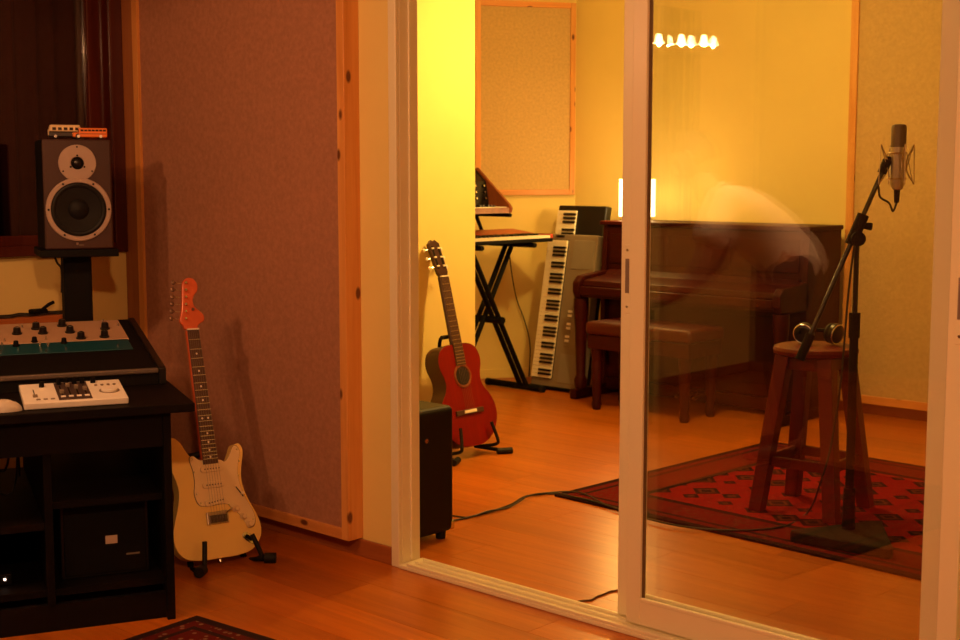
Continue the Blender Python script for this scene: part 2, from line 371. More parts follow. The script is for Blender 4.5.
# ================================================================== lamps
GLOW = emit('lamp_glow', (1.0, 0.62, 0.24), 9.0)
# live room ceiling lamp (above the frame, washes the partition wall)
lp = (-3.55, 5.0, CZ)
t = thing('ceiling_lamp', 'round ceiling lamp of the live room above the open door half', 'lamp', lp)
MB().lathe((0, 0, 0), (0, 0, -1), [(0, 0.07), (0.02, 0.07), (0.025, 0.02)], 24).build('canopy', ALU, t, smooth=True)
MB().lathe((0, 0, -0.025), (0, 0, -1), [(0, 0.02), (0.05, 0.022), (0.06, 0.03)], 16).build('lamp_holder', ALU, t, smooth=True)
MB().sphere((0, 0, -0.13), 0.05, (1, 1, 1.15)).build('bulb', emit('live_bulb_glass', (1.0, 0.66, 0.28), 60.0), t, smooth=True)
light('live_lamp_light', (lp[0], lp[1], CZ - 0.25), LIVE_W, LIVE_COL, 0.06)
# spotlight added out of view to brighten the lower partition wall
sp_ = Vector((-3.25, 5.15, CZ)); aim = Vector((PX, 4.45, 0.85))
t = thing('added_spotlight', 'added unseen white spotlight aimed at the bright partition wall of the live room', 'lamp', sp_)
hd0 = Vector((0, 0, -0.10)); ax_ = (aim - sp_ - hd0).normalized()
MB().lathe((0, 0, 0), (0, 0, -1), [(0, 0.05), (0.018, 0.05), (0.022, 0.012)], 20).build('canopy', ALU, t, smooth=True)
MB().cyl((0, 0, -0.02), hd0, 0.008).build('arm', ALU, t)
MB().lathe(hd0 - ax_ * 0.05, ax_, [(0, 0.02), (0.01, 0.035), (0.05, 0.042), (0.12, 0.05), (0.12, 0.046), (0.05, 0.036), (0.012, 0.03)], 24, cap=False).build('lamp_head', ALU, t, smooth=True)
sl = bpy.data.lights.new('added_spot_light', 'SPOT'); sl.energy = SPOT_W; sl.color = LIVE_COL; sl.spot_size = R(75); sl.spot_blend = 0.9; sl.shadow_soft_size = 0.04
so_ = bpy.data.objects.new('added_spot_light', sl); COL.objects.link(so_)
so_.matrix_world = Matrix.Translation(sp_ + hd0 + ax_ * 0.085) @ ax_.to_track_quat('-Z', 'Y').to_matrix().to_4x4()
# lamp on the piano
pxl, pyl, pzl = -4.87, 6.58, 1.058
t = thing('table_lamp', 'glowing white cylinder lamp standing on the piano behind the door stile', 'lamp', (pxl, pyl, pzl))
MB().lathe((0, 0, 0), (0, 0, 1), [(0, 0.075), (0.012, 0.075), (0.014, 0.02), (0.03, 0.02)], 24).build('base', plain('pale_lamp_base', (0.7, 0.6, 0.45), 0.4), t, smooth=True)
MB().lathe((0, 0, 0.022), (0, 0, 1), [(0, 0.105), (0.0, 0.11), (0.225, 0.11), (0.225, 0.105)], 32).build('shade', emit('lit_paper_shade', (1.0, 0.66, 0.26), 7.0), t, smooth=True)
light('piano_lamp_light', (pxl + 0.02, pyl - 0.16, pzl + 0.17), PIANO_W, LIVE_COL, 0.08)
# three small bell lamps over the desk, seen only as reflections in the door glass
bz = 1.915
bells = [mirrored(661, 40, bz), mirrored(684, 40.5, bz), mirrored(706, 42, bz - 0.005)]
mid = (bells[0] + bells[2]) / 2
dirb = (bells[2] - bells[0]); dirb.z = 0; L_ = dirb.length; dirb.normalize()
for i in range(3): bells[i] = Vector((*(mid + dirb * (i - 1) * L_ / 2).xy, bz))
t = thing('pendant_lamp', 'ceiling rail with three small lit bell shades over the desk', 'lamp', (mid.x, mid.y, CZ))
def loc(p): return Vector(p) - Vector((mid.x, mid.y, CZ))
MB().cyl((0, 0, 0), (0, 0, -0.46), 0.006).build('stem', BRASS, t)
MB().lathe((0, 0, 0), (0, 0, -1), [(0, 0.05), (0.015, 0.05), (0.03, 0.01)], 20).build('canopy', BRASS, t, smooth=True)
MB().cyl(loc(bells[0] + Vector((0, 0, 0.18)) - dirb * 0.03), loc(bells[2] + Vector((0, 0, 0.18)) + dirb * 0.03), 0.007).build('rail', BRASS, t)
for b_ in bells:
    q = loc(b_)
    h = MB().cyl(q + Vector((0, 0, 0.18)), q + Vector((0, 0, 0.024)), 0.004).build('drop_rod', BRASS, t)
    MB().lathe(q + Vector((0, 0, 0.020)), (0, 0, -1), [(-0.006, 0.004), (0, 0.010), (0.006, 0.0125), (0.018, 0.0145), (0.027, 0.017), (0.034, 0.0215), (0.037, 0.024), (0.036, 0.022), (0.02, 0.012)], 20, cap=False).build('bell_shade', emit('lit_bell_glass', (1.0, 0.66, 0.30), 40.0), t, smooth=True)
    light('bell_lamp_light', b_ + Vector((0, 0, -0.023)), BELL_W, CTRL_COL, 0.005)

# ================================================================== piano, bench
PX0, PX1, PH, PB = -5.005, -3.605, 1.055, BY - 0.10
PM = (( PX0 + PX1) / 2, PB, 0)
t = thing('upright_piano', 'dark mahogany upright piano with closed lid against the far wall', 'piano', PM)
hw = (PX1 - PX0) / 2
def pb(name, a, b, mat=MAHOG, bev=0.006): return MB().box(a, b).build(name, mat, t, bevel=bev)
for s in (-1, 1):
    x0, x1 = (-hw, -hw + 0.035) if s < 0 else (hw - 0.035, hw)
    MB().prism([(-0.0, 0.06), (-0.37, 0.06), (-0.37, 0.60), (-0.37, 0.73), (-0.345, PH - 0.025), (0, PH - 0.025)], x0, x1, 'yz').build('side_panel', MAHOG, t, bevel=0.005)
    xa, xb = (-hw, -hw + 0.05) if s < 0 else (hw - 0.05, hw)
    MB().prism([(-0.34, 0.60), (-0.62, 0.60), (-0.64, 0.64), (-0.64, 0.70), (-0.60, 0.735), (-0.34, 0.76)], xa, xb, 'yz').build('cheek', MAHOG, t, bevel=0.008)
    MB().lathe(((xa + xb) / 2, -0.585, 0.06), (0, 0, 1), [(0, 0.035), (0.05, 0.04), (0.08, 0.028), (0.35, 0.036), (0.48, 0.045), (0.54, 0.045)], 20).build('front_leg', MAHOG, t, smooth=True)
    MB().box((xa, -0.66, 0.0), (xb, 0.0, 0.06)).build('toe_block', MAHOG, t, bevel=0.008)
pb('lid', (-hw - 0.012, -0.37, PH - 0.025), (hw + 0.012, 0.0, PH))
pb('upper_panel', (-hw + 0.035, -0.345, 0.76), (hw - 0.035, -0.325, PH - 0.03))
for i in range(3):
    w3 = (2 * hw - 0.16) / 3; xa = -hw + 0.06 + i * (w3 + 0.02)
    pb('raised_field', (xa, -0.352, 0.80), (xa + w3, -0.345, PH - 0.075), bev=0.004)
pb('keybed', (-hw + 0.05, -0.62, 0.61), (hw - 0.05, -0.33, 0.655))
pb('key_slip', (-hw + 0.05, -0.635, 0.625), (hw - 0.05, -0.615, 0.675))
MB().prism([(-0.34, 0.655), (-0.60, 0.655), (-0.612, 0.68), (-0.60, 0.71), (-0.40, 0.735), (-0.36, 0.765), (-0.34, 0.765)], -hw + 0.052, hw - 0.052, 'yz').build('fallboard', MAHOG, t, bevel=0.006)
pb('lower_panel', (-hw + 0.035, -0.335, 0.10), (hw - 0.035, -0.315, 0.61))
pb('raised_field', (-hw + 0.12, -0.342, 0.17), (hw - 0.12, -0.335, 0.55), bev=0.004)
pb('bottom_board', (-hw + 0.035, -0.36, 0.03), (hw - 0.035, -0.30, 0.10))
pb('back_board', (-hw + 0.035, -0.03, 0.06), (hw - 0.035, 0.0, PH - 0.03))
for k in (-1, 0, 1):
    MB().tube([(0.06 * k, -0.32, 0.075), (0.06 * k, -0.40, 0.078), (0.06 * k, -0.45, 0.07), (0.06 * k, -0.475, 0.062)], 0.011, 10, 4).build('pedal', BRASS, t, smooth=True)
t = thing('piano_bench', 'dark red wooden bench with padded seat in front of the piano', 'bench', TR((-4.36, 6.06, 0), R(0)))
MB().box((-0.36, -0.17, 0.43), (0.36, 0.17, 0.505)).build('seat', plain('dark_red_leather', (0.06, 0.003, 0.002), 0.4, bmp=0.1), t, bevel=0.025, seg=4)
MB().box((-0.345, -0.16, 0.35), (0.345, 0.16, 0.43)).build('apron', MAHOG, t, bevel=0.006)
for sx in (-1, 1):
    for sy in (-1, 1):
        MB().lathe((sx * 0.30, sy * 0.125, 0), (0, 0, 1), [(0, 0.022), (0.03, 0.03), (0.05, 0.024), (0.1, 0.026), (0.27, 0.034), (0.29, 0.028), (0.31, 0.036), (0.35, 0.036)], 16).build('leg', MAHOG, t, smooth=True)

# ================================================================== keyboards standing on end
def stand_on_end(name, label, M, W, H, T, nwhite, kx0, kw, kz0, kz1, body, side, extras=None):
    t = thing(name, label, 'keyboard', M)
    MB().box((0, 0, 0), (W, T, H)).build('case', body, t, bevel=0.008)
    bm_ = MB().box((kx0 - 0.004, -0.003, kz0 - 0.004), (kx0 + kw + 0.004, 0.002, kz1 + 0.004)).build('key_well', BLACK, t)
    step = (kz1 - kz0) / nwhite
    wme = MB().box((0, -0.016, 0.0006), (kw, -0.002, step - 0.0006)).mesh('white_key', IVORY)
    bme = MB().box((kw * 0.38, -0.027, -step * 0.29), (kw, -0.010, step * 0.29)).mesh('black_key', BLACKG)
    for i in range(nwhite):
        o = link('white_key', wme, t); o.location = (kx0, 0, kz0 + i * step)
        if i and (i % 7) in (1, 2, 4, 5, 6): o = link('black_key', bme, t); o.location = (kx0, 0, kz0 + i * step)
    if extras: extras(t)
    return t
def psr(t):
    g = plain('grey_grille', (0.22, 0.19, 0.155), 0.6, bmp=0.3)
    MB().box((0.215, -0.004, 0.04), (0.38, 0.001, 0.22)).build('speaker_grille', g, t, bevel=0.003)
    MB().box((0.215, -0.004, 0.75), (0.38, 0.001, 0.93)).build('speaker_grille', g, t, bevel=0.003)
    MB().box((0.27, -0.004, 0.52), (0.325, 0.001, 0.66)).build('display', BLACKG, t, bevel=0.002)
    for c in range(2):
        for r_ in range(9):
            MB().box((0.235 + c * 0.125, -0.006, 0.27 + r_ * 0.026), (0.265 + c * 0.115, 0.001, 0.285 + r_ * 0.026)).build('button', WHITEP if r_ % 3 else GREYP, t, bevel=0.001)
    MB().box((0.0, -0.006, 0.0), (0.395, 0.0, 0.012)).build('end_strip', BLACK, t)
    MB().box((0.07, -0.010, 0.945), (0.13, 0.0, 0.957)).build('pitch_wheel', BLACK, t, bevel=0.002)
stand_on_end('electronic_keyboard', 'silver grey keyboard standing upright on its end left of the piano', TR((-5.45, 6.265, 0.014), R(0), R(10.5)), 0.395, 0.965, 0.07, 36, 0.012, 0.155, 0.06, 0.925, GREYP, 'l', psr)
stand_on_end('electronic_keyboard', 'black keyboard on its end showing above the silver grey one', TR((-5.51, 6.40, 0.012), R(0), R(10.5)), 0.385, 1.145, 0.06, 42, 0.012, 0.15, 0.06, 1.11, BLACKG, 'l')

# ================================================================== keyboard stand with two keyboards facing +x
KS = (-5.47, 5.90, 0)
t = thing('keyboard_stand', 'black metal crossed keyboard stand in the alcove', 'stand', KS)
def bar(name, p, q, r, par=None, mat=BLACK): return MB().cyl(p, q, r, seg=10).build(name, mat, par or t, smooth=True)
for sx, s in ((-0.07, 1), (-0.02, 1), (0.02, -1), (0.07, -1)):
    bar('cross_bar', (sx, -0.27 * s, 0.03), (sx, 0.235 * s, 0.905), 0.0155)
for s in (-1, 1):
    bar('foot_bar', (-0.25, 0.27 * s, 0.022), (0.2, 0.27 * s, 0.022), 0.02); bar('top_bar', (-0.21, 0.235 * s, 0.905), (0.17, 0.235 * s, 0.905), 0.015)
    for xx in (-0.25, 0.2): MB().cyl((xx - 0.012, 0.27 * s, 0.022), (xx + 0.012, 0.27 * s, 0.022), 0.022, seg=12).build('rubber_cap', RUBBER, t)
    bar('riser', (-0.2, 0.2 * s, 0.90), (-0.30, 0.2 * s, 1.095), 0.012); bar('upper_arm', (-0.30, 0.2 * s, 1.085), (0.0, 0.2 * s, 1.085), 0.012)
bar('pivot_knob', (-0.1, 0, 0.46), (0.12, 0, 0.46), 0.022)
RED = plain('red_lacquer', (0.42, 0.045, 0.018), 0.35)
def flat_keys(t, x0, x1, y0, y1, z, nw):
    st = (y1 - y0) / nw
    wme = MB().box((x0, 0.0006, z), (x1, st - 0.0006, z + 0.016)).mesh('white_key', IVORY)
    bme = MB().box((x0, -st * 0.28, z + 0.012), (x0 + (x1 - x0) * 0.62, st * 0.28, z + 0.027)).mesh('black_key', BLACKG)
    for i in range(nw):
        o = link('white_key', wme, t); o.location = (0, y0 + i * st, 0)
        if i and (i % 7) in (1, 2, 4, 5, 6): o = link('black_key', bme, t); o.location = (0, y0 + i * st, 0)
# lower: red keyboard
t = thing('stage_keyboard', 'red topped keyboard on the lower tier of the crossed stand', 'keyboard', (-5.47, 5.90, 0.921))
MB().box((-0.185, -0.52, 0), (0.155, 0.42, 0.022)).build('case_bottom', BLACK, t, bevel=0.004)
MB().prism([(-0.185, 0.022), (0.0, 0.022), (0.0, 0.05), (-0.185, 0.072)], -0.52, 0.42, 'xz').build('control_panel', RED, t, bevel=0.004)
for yy in (-0.52, 0.395): MB().box((0.0, yy, 0.022), (0.155, yy + 0.025, 0.048)).build('end_block', RED, t, bevel=0.004)
flat_keys(t, 0.002, 0.152, -0.495, 0.395, 0.024, 36)
# upper: wood-cased analogue synthesiser with raised panel
t = thing('synthesizer', 'wooden cased synthesizer with raised dark control panel on the upper tier', 'synthesizer', (-5.60, 5.72, 1.1005))
WALN = wood('walnut_cheek', (0.30, 0.085, 0.028), (0.18, 0.045, 0.015), (14, 14, 3), 0.4)
prof = [(-0.20, 0.0), (0.165, 0.0), (0.175, 0.03), (0.155, 0.055), (-0.02, 0.20), (-0.11, 0.275), (-0.20, 0.255)]
for yy in (-0.42, 0.33): MB().prism(prof, yy, yy + 0.022, 'xz').build('end_cheek', WALN, t, bevel=0.004)
MB().box((-0.195, -0.398, 0.0), (0.165, 0.33, 0.02)).build('case_bottom', WALN, t)
MB().box((0.150, -0.398, 0.02), (0.166, 0.33, 0.034)).build('front_strip', WALN, t, bevel=0.003)
MB().prism([(-0.195, 0.02), (-0.005, 0.02), (-0.005, 0.05), (-0.03, 0.19), (-0.112, 0.26), (-0.195, 0.245)], -0.398, 0.33, 'xz').build('panel_housing', BLACKG, t, bevel=0.003)
flat_keys(t, 0.002, 0.148, -0.392, 0.324, 0.021, 29)
for r_ in range(3):
    for c in range(9):
        zz = 0.085 + r_ * 0.038; xx = -0.011 - (zz - 0.05) * 0.178; yy = -0.34 + c * 0.08
        k = MB().cyl((xx, yy, zz), (xx + 0.014, yy, zz + 0.003), 0.011, 0.009, seg=14).build('knob', BLACK, t, smooth=True)
        MB().cyl((xx + 0.014, yy, zz + 0.003), (xx + 0.0155, yy, zz + 0.0033), 0.007, seg=14).build('knob_cap', CHROME, k)
def wl_(x, y, off): return onp(x, y, C1 + AN * off, AN)
co = MB().tube([wl_(509, 250, 0.10), wl_(512, 275, 0.05), wl_(517, 300, 0.03), wl_(525, 322, 0.03), wl_(530, 345, 0.04), Vector((*wl_(529, 374, 0.05).xy, 0.007))], 0.004, 6, 6).build('hanging_cable', CABLE, smooth=True)
tag(co, 'thin black cord hanging from the red keyboard down the alcove wall', 'cord')

# ================================================================== guitars
FB = plain('rosewood_fretboard', (0.065, 0.026, 0.015), 0.45)
STEEL = plain('string_steel', (0.22, 0.18, 0.14), 0.35, metal=1.0)
def frets(t, saddle, scale, n, w0, w1, yf):
    nut = saddle + scale
    me = MB().box((-0.5, -0.0012, -0.001), (0.5, 0.001, 0.001)).mesh('fret', CHROME)
    for i in range(1, n + 1):
        z = saddle + scale * 2 ** (-i / 12); f = (nut - z) / (scale * 0.75)
        o = link('fret', me, t); o.location = (0, yf, z); o.scale = (w0 + (w1 - w0) * f, 1, 1)
def strings(t, za, zb, wa, wb, ya, yb, mat):
    for i in range(6):
        k = (i - 2.5) / 5
        MB().cyl((k * wa, ya, za), (k * wb, yb, zb), 0.0004, 0.0004, seg=5).build('string', mat, t)
# -- electric guitar
EG = TR((-3.6762, 2.6317, 0.0324), 1.4119, 0.2996, 0.0239)
t = thing('electric_guitar', 'cream double cutaway electric guitar with white pickguard and red headstock', 'guitar', EG)
CREAM = plain('cream_lacquer', (0.92, 0.66, 0.20), 0.22, var=0.02)
body = smooth_loop([(0, 0), (0.06, 0.000), (0.115, 0.012), (0.150, 0.045), (0.160, 0.085), (0.150, 0.13), (0.128, 0.18), (0.113, 0.225), (0.110, 0.262), (0.116, 0.30), (0.126, 0.335), (0.129, 0.362), (0.118, 0.381), (0.100, 0.378), (0.086, 0.352), (0.070, 0.328), (0.045, 0.318), (0.031, 0.322),
    (0.030, 0.335), (-0.030, 0.338), (-0.040, 0.338), (-0.062, 0.347), (-0.082, 0.372), (-0.100, 0.405), (-0.122, 0.424), (-0.142, 0.418), (-0.152, 0.39), (-0.151, 0.35), (-0.140, 0.305), (-0.129, 0.265), (-0.127, 0.232), (-0.136, 0.19), (-0.154, 0.14), (-0.166, 0.095), (-0.160, 0.048), (-0.128, 0.012), (-0.065, 0.000)], 5)
MB().prism(body, 0, 0.044, 'xz').build('body', CREAM, t, bevel=0.009, smooth=True, seg=4)
PGM = plain('pickguard_white', (0.84, 0.68, 0.38), 0.35, var=0.02)
pg = smooth_loop([(0.108, 0.095), (0.085, 0.135), (0.056, 0.165), (0.036, 0.180), (-0.036, 0.180), (-0.062, 0.190), (-0.072, 0.225), (-0.066, 0.26), (-0.066, 0.30), (-0.074, 0.345), (-0.060, 0.355), (-0.034, 0.338), (0.034, 0.333), (0.055, 0.325), (0.075, 0.345), (0.092, 0.372), (0.108, 0.372), (0.115, 0.35), (0.104, 0.315), (0.097, 0.28), (0.100, 0.24), (0.112, 0.195), (0.135, 0.145), (0.140, 0.11), (0.128, 0.09)], 5)
gx = sum(p[0] for p in pg) / len(pg); gz = sum(p[1] for p in pg) / len(pg)
MB().prism([(gx + (a - gx) * 1.018, gz + (b - gz) * 1.012) for a, b in pg], -0.0014, 0.0005, 'xz').build('pickguard_edge', plain('pickguard_dark_ply', (0.10, 0.05, 0.025), 0.5), t)
MB().prism(pg, -0.0026, 0.0005, 'xz').build('pickguard', PGM, t, bevel=0.0006)
for i, (x_, z_) in enumerate(((-0.066, 0.345), (-0.064, 0.30), (-0.066, 0.225), (-0.055, 0.192), (0.104, 0.362), (0.098, 0.27), (0.112, 0.2), (0.132, 0.115), (0.05, 0.176), (0.108, 0.32))):
    MB().cyl((x_, -0.0036, z_), (x_, -0.002, z_), 0.003, seg=8).build('pickguard_screw', CHROME, t)
for z_, tilt in ((0.192, -0.12), (0.25, 0), (0.305, 0)):
    Mx = Matrix.Translation((0, 0, z_)) @ Matrix.Rotation(tilt, 4, 'Y')
    pu = smooth_loop([(-0.041, 0), (-0.034, -0.010), (0, -0.0105), (0.034, -0.010), (0.041, 0), (0.034, 0.010), (0, 0.0105), (-0.034, 0.010)], 4)
    k = MB().prism(pu, -0.009, -0.001, 'xz', Mx).build('pickup', PGM, t, bevel=0.0015)
    for j in range(6): MB().cyl(Mx @ Vector(((j - 2.5) * 0.0105, -0.0105, 0)), Mx @ Vector(((j - 2.5) * 0.0105, -0.008, 0)), 0.0025, seg=8).build('pole_piece', plain('dark_pole', (0.12, 0.08, 0.05), 0.4, metal=0.8), k)
k = MB().box((-0.040, -0.008, 0.115), (0.040, 0.0, 0.158)).build('bridge', plain('bridge_steel', (0.5, 0.42, 0.34), 0.3, metal=1.0), t, bevel=0.002)
for j in range(6): MB().box(((j - 2.5) * 0.0107 - 0.0048, -0.0145, 0.120), ((j - 2.5) * 0.0107 + 0.0048, -0.007, 0.146)).build('saddle', plain('saddle_dark', (0.10, 0.07, 0.05), 0.4, metal=0.7), k, bevel=0.001)
MB().tube([(0.030, -0.012, 0.150), (0.037, -0.022, 0.154), (0.05, -0.024, 0.162)], 0.0025, 8, 4).build('tremolo_arm', CHROME, t, smooth=True)
for x_, z_ in ((0.072, 0.158), (0.096, 0.128), (0.116, 0.098)):
    MB().lathe((x_, -0.002, z_), (0, -1, 0), [(0, 0.0125), (0.004, 0.0125), (0.006, 0.010), (0.014, 0.009), (0.016, 0.007)], 16).build('control_knob', PGM, t, smooth=True)
MB().prism([(0.082, 0.232), (0.085, 0.234), (0.108, 0.198), (0.105, 0.196)], -0.0035, -0.002, 'xz').build('selector_slot', BLACK, t)
MB().cyl((0.1, -0.003, 0.206), (0.1, -0.016, 0.209), 0.0035, 0.005, seg=10).build('selector_switch', IVORY, t)
Mj = Matrix.Translation((0.108, 0, 0.052)) @ Matrix.Rotation(R(38), 4, 'Y')
MB().prism(smooth_loop([(-0.028, 0), (-0.02, -0.012), (0.015, -0.013), (0.03, 0), (0.015, 0.013), (-0.02, 0.012)], 4), -0.004, 0.002, 'xz', Mj).build('jack_plate', CHROME, t, bevel=0.001)
MB().prism([(-0.016, -0.006), (0.012, -0.007), (0.014, 0.007), (-0.016, 0.006)], -0.0048, -0.003, 'xz', Mj).build('jack_recess', BLACK, t)
nk = MB(); nk.prism([(-0.028, 0.322), (0.028, 0.322), (0.0215, 0.795), (-0.0215, 0.795)], -0.003, 0.018, 'xz')
MAPLE = plain('amber_maple', (0.62, 0.12, 0.045), 0.25, var=0.08)
nk.build('neck', MAPLE, t, bevel=0.006, seg=3)
MB().prism([(-0.028, 0.322), (0.028, 0.322), (0.0215, 0.795), (-0.0215, 0.795)], -0.0095, -0.003, 'xz').build('fretboard', FB, t, bevel=0.0015)
frets(t, 0.147, 0.648, 21, 0.043, 0.056, -0.0095)
MB().box((-0.0215, -0.0125, 0.793), (0.0215, -0.003, 0.798)).build('nut', IVORY, t)
for n_ in (3, 5, 7, 9, 12, 15, 17, 19, 21):
    z_ = 0.147 + 0.648 * (2 ** (-(n_ - 1) / 12) + 2 ** (-n_ / 12)) / 2
    for dx in ((-0.011, 0.011) if n_ == 12 else (0,)): MB().cyl((dx, -0.0103, z_), (dx, -0.009, z_), 0.0036, seg=10).build('inlay_dot', IVORY, t)
hs = smooth_loop([(-0.0215, 0.797), (-0.030, 0.812), (-0.040, 0.828), (-0.030, 0.86), (-0.022, 0.90), (-0.016, 0.94), (-0.010, 0.968), (0.008, 0.982), (0.030, 0.978), (0.043, 0.958), (0.040, 0.935), (0.026, 0.918), (0.018, 0.900), (0.022, 0.878), (0.038, 0.862), (0.052, 0.845), (0.050, 0.826), (0.036, 0.818), (0.024, 0.808), (0.0215, 0.797)], 4)
MB().prism(hs, 0.0, 0.014, 'xz').build('headstock', MAPLE, t, bevel=0.003, smooth=True)
for j in range(6):
    f = j / 5; x_ = -0.022 + 0.018 * f; z_ = 0.835 + 0.128 * f
    p_ = MB().cyl((x_, -0.012, z_), (x_, 0.001, z_), 0.0042, seg=10).build('tuning_peg', CHROME, t)
    MB().cyl((x_ - 0.01, 0.008, z_ + 0.001), (x_ - 0.030 - 0.006 * (1 - f), 0.008, z_ + 0.004), 0.0025, seg=8).build('tuner_shaft', CHROME, p_)
    MB().sphere((x_ - 0.040 - 0.006 * (1 - f), 0.008, z_ + 0.005), 0.008, (1, 0.5, 1.1), 10).build('tuner_button', plain('dark_tuner', (0.20, 0.12, 0.08), 0.3, metal=0.6), p_, smooth=True)
MB().cyl((0.012, -0.006, 0.868), (0.012, 0.001, 0.868), 0.005, seg=10).build('string_tree', plain('dark_tuner', (0.2, 0.12, 0.08)), t)
strings(t, 0.132, 0.796, 0.052, 0.035, -0.015, -0.0125, STEEL)
MB().cyl((0, 0.022, 0.001), (0, 0.022, -0.014), 0.006, 0.007, seg=12).build('strap_button', CHROME, t, smooth=True)
# its stand
t = thing('guitar_stand', 'black folding guitar stand holding the cream electric guitar', 'guitar stand', EG)
Ei = EG.inverted()
def W(p): return Ei @ Vector(p)
def gl(x, y, z): return EG @ Vector((x, y, z))
for s, x_, zz in ((-1, -0.085, 0.02), (1, 0.118, 0.045)):
    foot = gl(x_ * 1.28, -0.06, 0); foot.z = 0.018
    hub = gl(x_ * 0.6, 0.16, 0.12); hub.z = 0.17
    a_ = Vector((x_ * 1.02, 0.072, -0.022)); b_ = Vector((x_ * 1.05, -0.024, -0.022)); c_ = Vector((x_ * 1.05 + 0.018 * (1 if s < 0 else -1), -0.030, 0.062))
    MB().tube([W(hub), a_, W(foot)], 0.011, 10).build('leg', BLACK, t, smooth=True)
    MB().tube([a_, (x_ * 1.03, 0.03, -0.026), b_, (b_.x + 0.004, -0.036, -0.012), c_], 0.0085, 10, 4).build('cradle_arm', RUBBER, t, smooth=True)
    fd = (foot - gl(0, 0.05, 0)); fd.z = 0; fd.normalize()
    MB().cyl(W(foot - fd * 0.02), W(foot + fd * 0.02), 0.018, seg=12).build('rubber_foot', RUBBER, t, smooth=True)
rear = gl(0.02, 0.30, 0); rear.z = 0.016
topc = gl(-0.02, 0.15, 0.12); topc.z = 0.19
MB().cyl(W(topc), W(rear), 0.011, seg=10).build('rear_leg', BLACK, t, smooth=True)
MB().cyl(W(gl(-0.07, 0.16, 0.12) * 1.0), W(gl(0.07, 0.16, 0.12)), 0.013, seg=10).build('hinge_bar', BLACK, t, smooth=True)
MB().tube([W(topc), (-0.03, 0.09, 0.30), (-0.05, 0.066, 0.365)], 0.010, 10, 4).build('back_post', BLACK, t, smooth=True)
MB().tube([(-0.10, 0.055, 0.372), (-0.05, 0.07, 0.362), (0.0, 0.06, 0.365)], 0.011, 10, 4).build('back_rest', RUBBER, t, smooth=True)

# -- classical guitar
CG = TR((-4.2545, 4.501, 0.0599), 1.5644, 0.2458, -0.0135)
t = thing('classical_guitar', 'red brown classical guitar leaning in its stand beside the yellow wall', 'guitar', CG)
CTOP = wood('cedar_red_top', (0.21, 0.005, 0.0025), (0.16, 0.004, 0.002), (40, 10, 2), 0.3, spec=0.3)
CSIDE = plain('dark_rosewood_side', (0.035, 0.007, 0.0035), 0.3)
co_ = smooth_loop([(0, 0), (0.075, 0.006), (0.140, 0.045), (0.180, 0.11), (0.184, 0.17), (0.163, 0.225), (0.132, 0.265), (0.118, 0.30), (0.121, 0.34), (0.136, 0.38), (0.139, 0.42), (0.120, 0.463), (0.08, 0.486), (0.03, 0.49)], 5)
# mirror to a closed loop
half = [p for p in smooth_loop([(0.0, -0.0005), (0.075, 0.006), (0.140, 0.045), (0.180, 0.11), (0.184, 0.17), (0.163, 0.225), (0.132, 0.265), (0.118, 0.30), (0.121, 0.34), (0.136, 0.38), (0.139, 0.42), (0.120, 0.463), (0.08, 0.486), (0.03, 0.49), (-0.03, 0.49), (-0.08, 0.486), (-0.120, 0.463), (-0.139, 0.42), (-0.136, 0.38), (-0.121, 0.34), (-0.118, 0.30), (-0.132, 0.265), (-0.163, 0.225), (-0.184, 0.17), (-0.180, 0.11), (-0.140, 0.045), (-0.075, 0.006)], 4)]
MB().prism(half, 0.003, 0.095, 'xz').build('body', CSIDE, t, bevel=0.003, smooth=True)
MB().prism([(x_ * 0.995, z_ * 0.994 + 0.0015) for x_, z_ in half], -0.0005, 0.0035, 'xz').build('soundboard', CTOP, t, bevel=0.001)
MB().torus((0, -0.0008, 0.335), (0, 1, 0), 0.051, 0.006, 32, 6).build('rosette', plain('rosette_brown', (0.22, 0.06, 0.02), 0.4), t)
MB().cyl((0, -0.0022, 0.335), (0, 0.002, 0.335), 0.0435, seg=32).build('sound_hole', plain('sound_hole_dark', (0.012, 0.005, 0.003), 0.9), t)
MB().box((-0.092, -0.010, 0.152), (0.092, 0.0, 0.176)).build('bridge', FB, t, bevel=0.003); MB().box((-0.040, -0.013, 0.158), (0.040, -0.009, 0.172)).build('saddle', IVORY, t, bevel=0.001)
MB().prism([(-0.030, 0.385), (0.030, 0.385), (0.026, 0.815), (-0.026, 0.815)], -0.007, 0.0, 'xz').build('fretboard', FB, t, bevel=0.001)
MB().prism([(-0.029, 0.485), (0.029, 0.485), (0.026, 0.82), (-0.026, 0.82)], 0.0, 0.022, 'xz').build('neck', CSIDE, t, bevel=0.008, seg=3)
frets(t, 0.165, 0.65, 18, 0.052, 0.060, -0.007)
MB().box((-0.026, -0.010, 0.813), (0.026, 0.0, 0.819)).build('nut', IVORY, t)
hd = [(-0.026, 0.82), (0.026, 0.82), (0.034, 0.838), (0.036, 0.985), (0.026, 0.990), (0.014, 1.003), (0, 0.996), (-0.014, 1.003), (-0.026, 0.990), (-0.036, 0.985), (-0.034, 0.838)]
Mh = Matrix.Translation((0, 0, 0.82)) @ Matrix.Rotation(R(-10), 4, 'X') @ Matrix.Translation((0, 0, -0.82))
h_ = MB().prism(hd, -0.002, 0.016, 'xz', Mh).build('headstock', CSIDE, t, bevel=0.002)
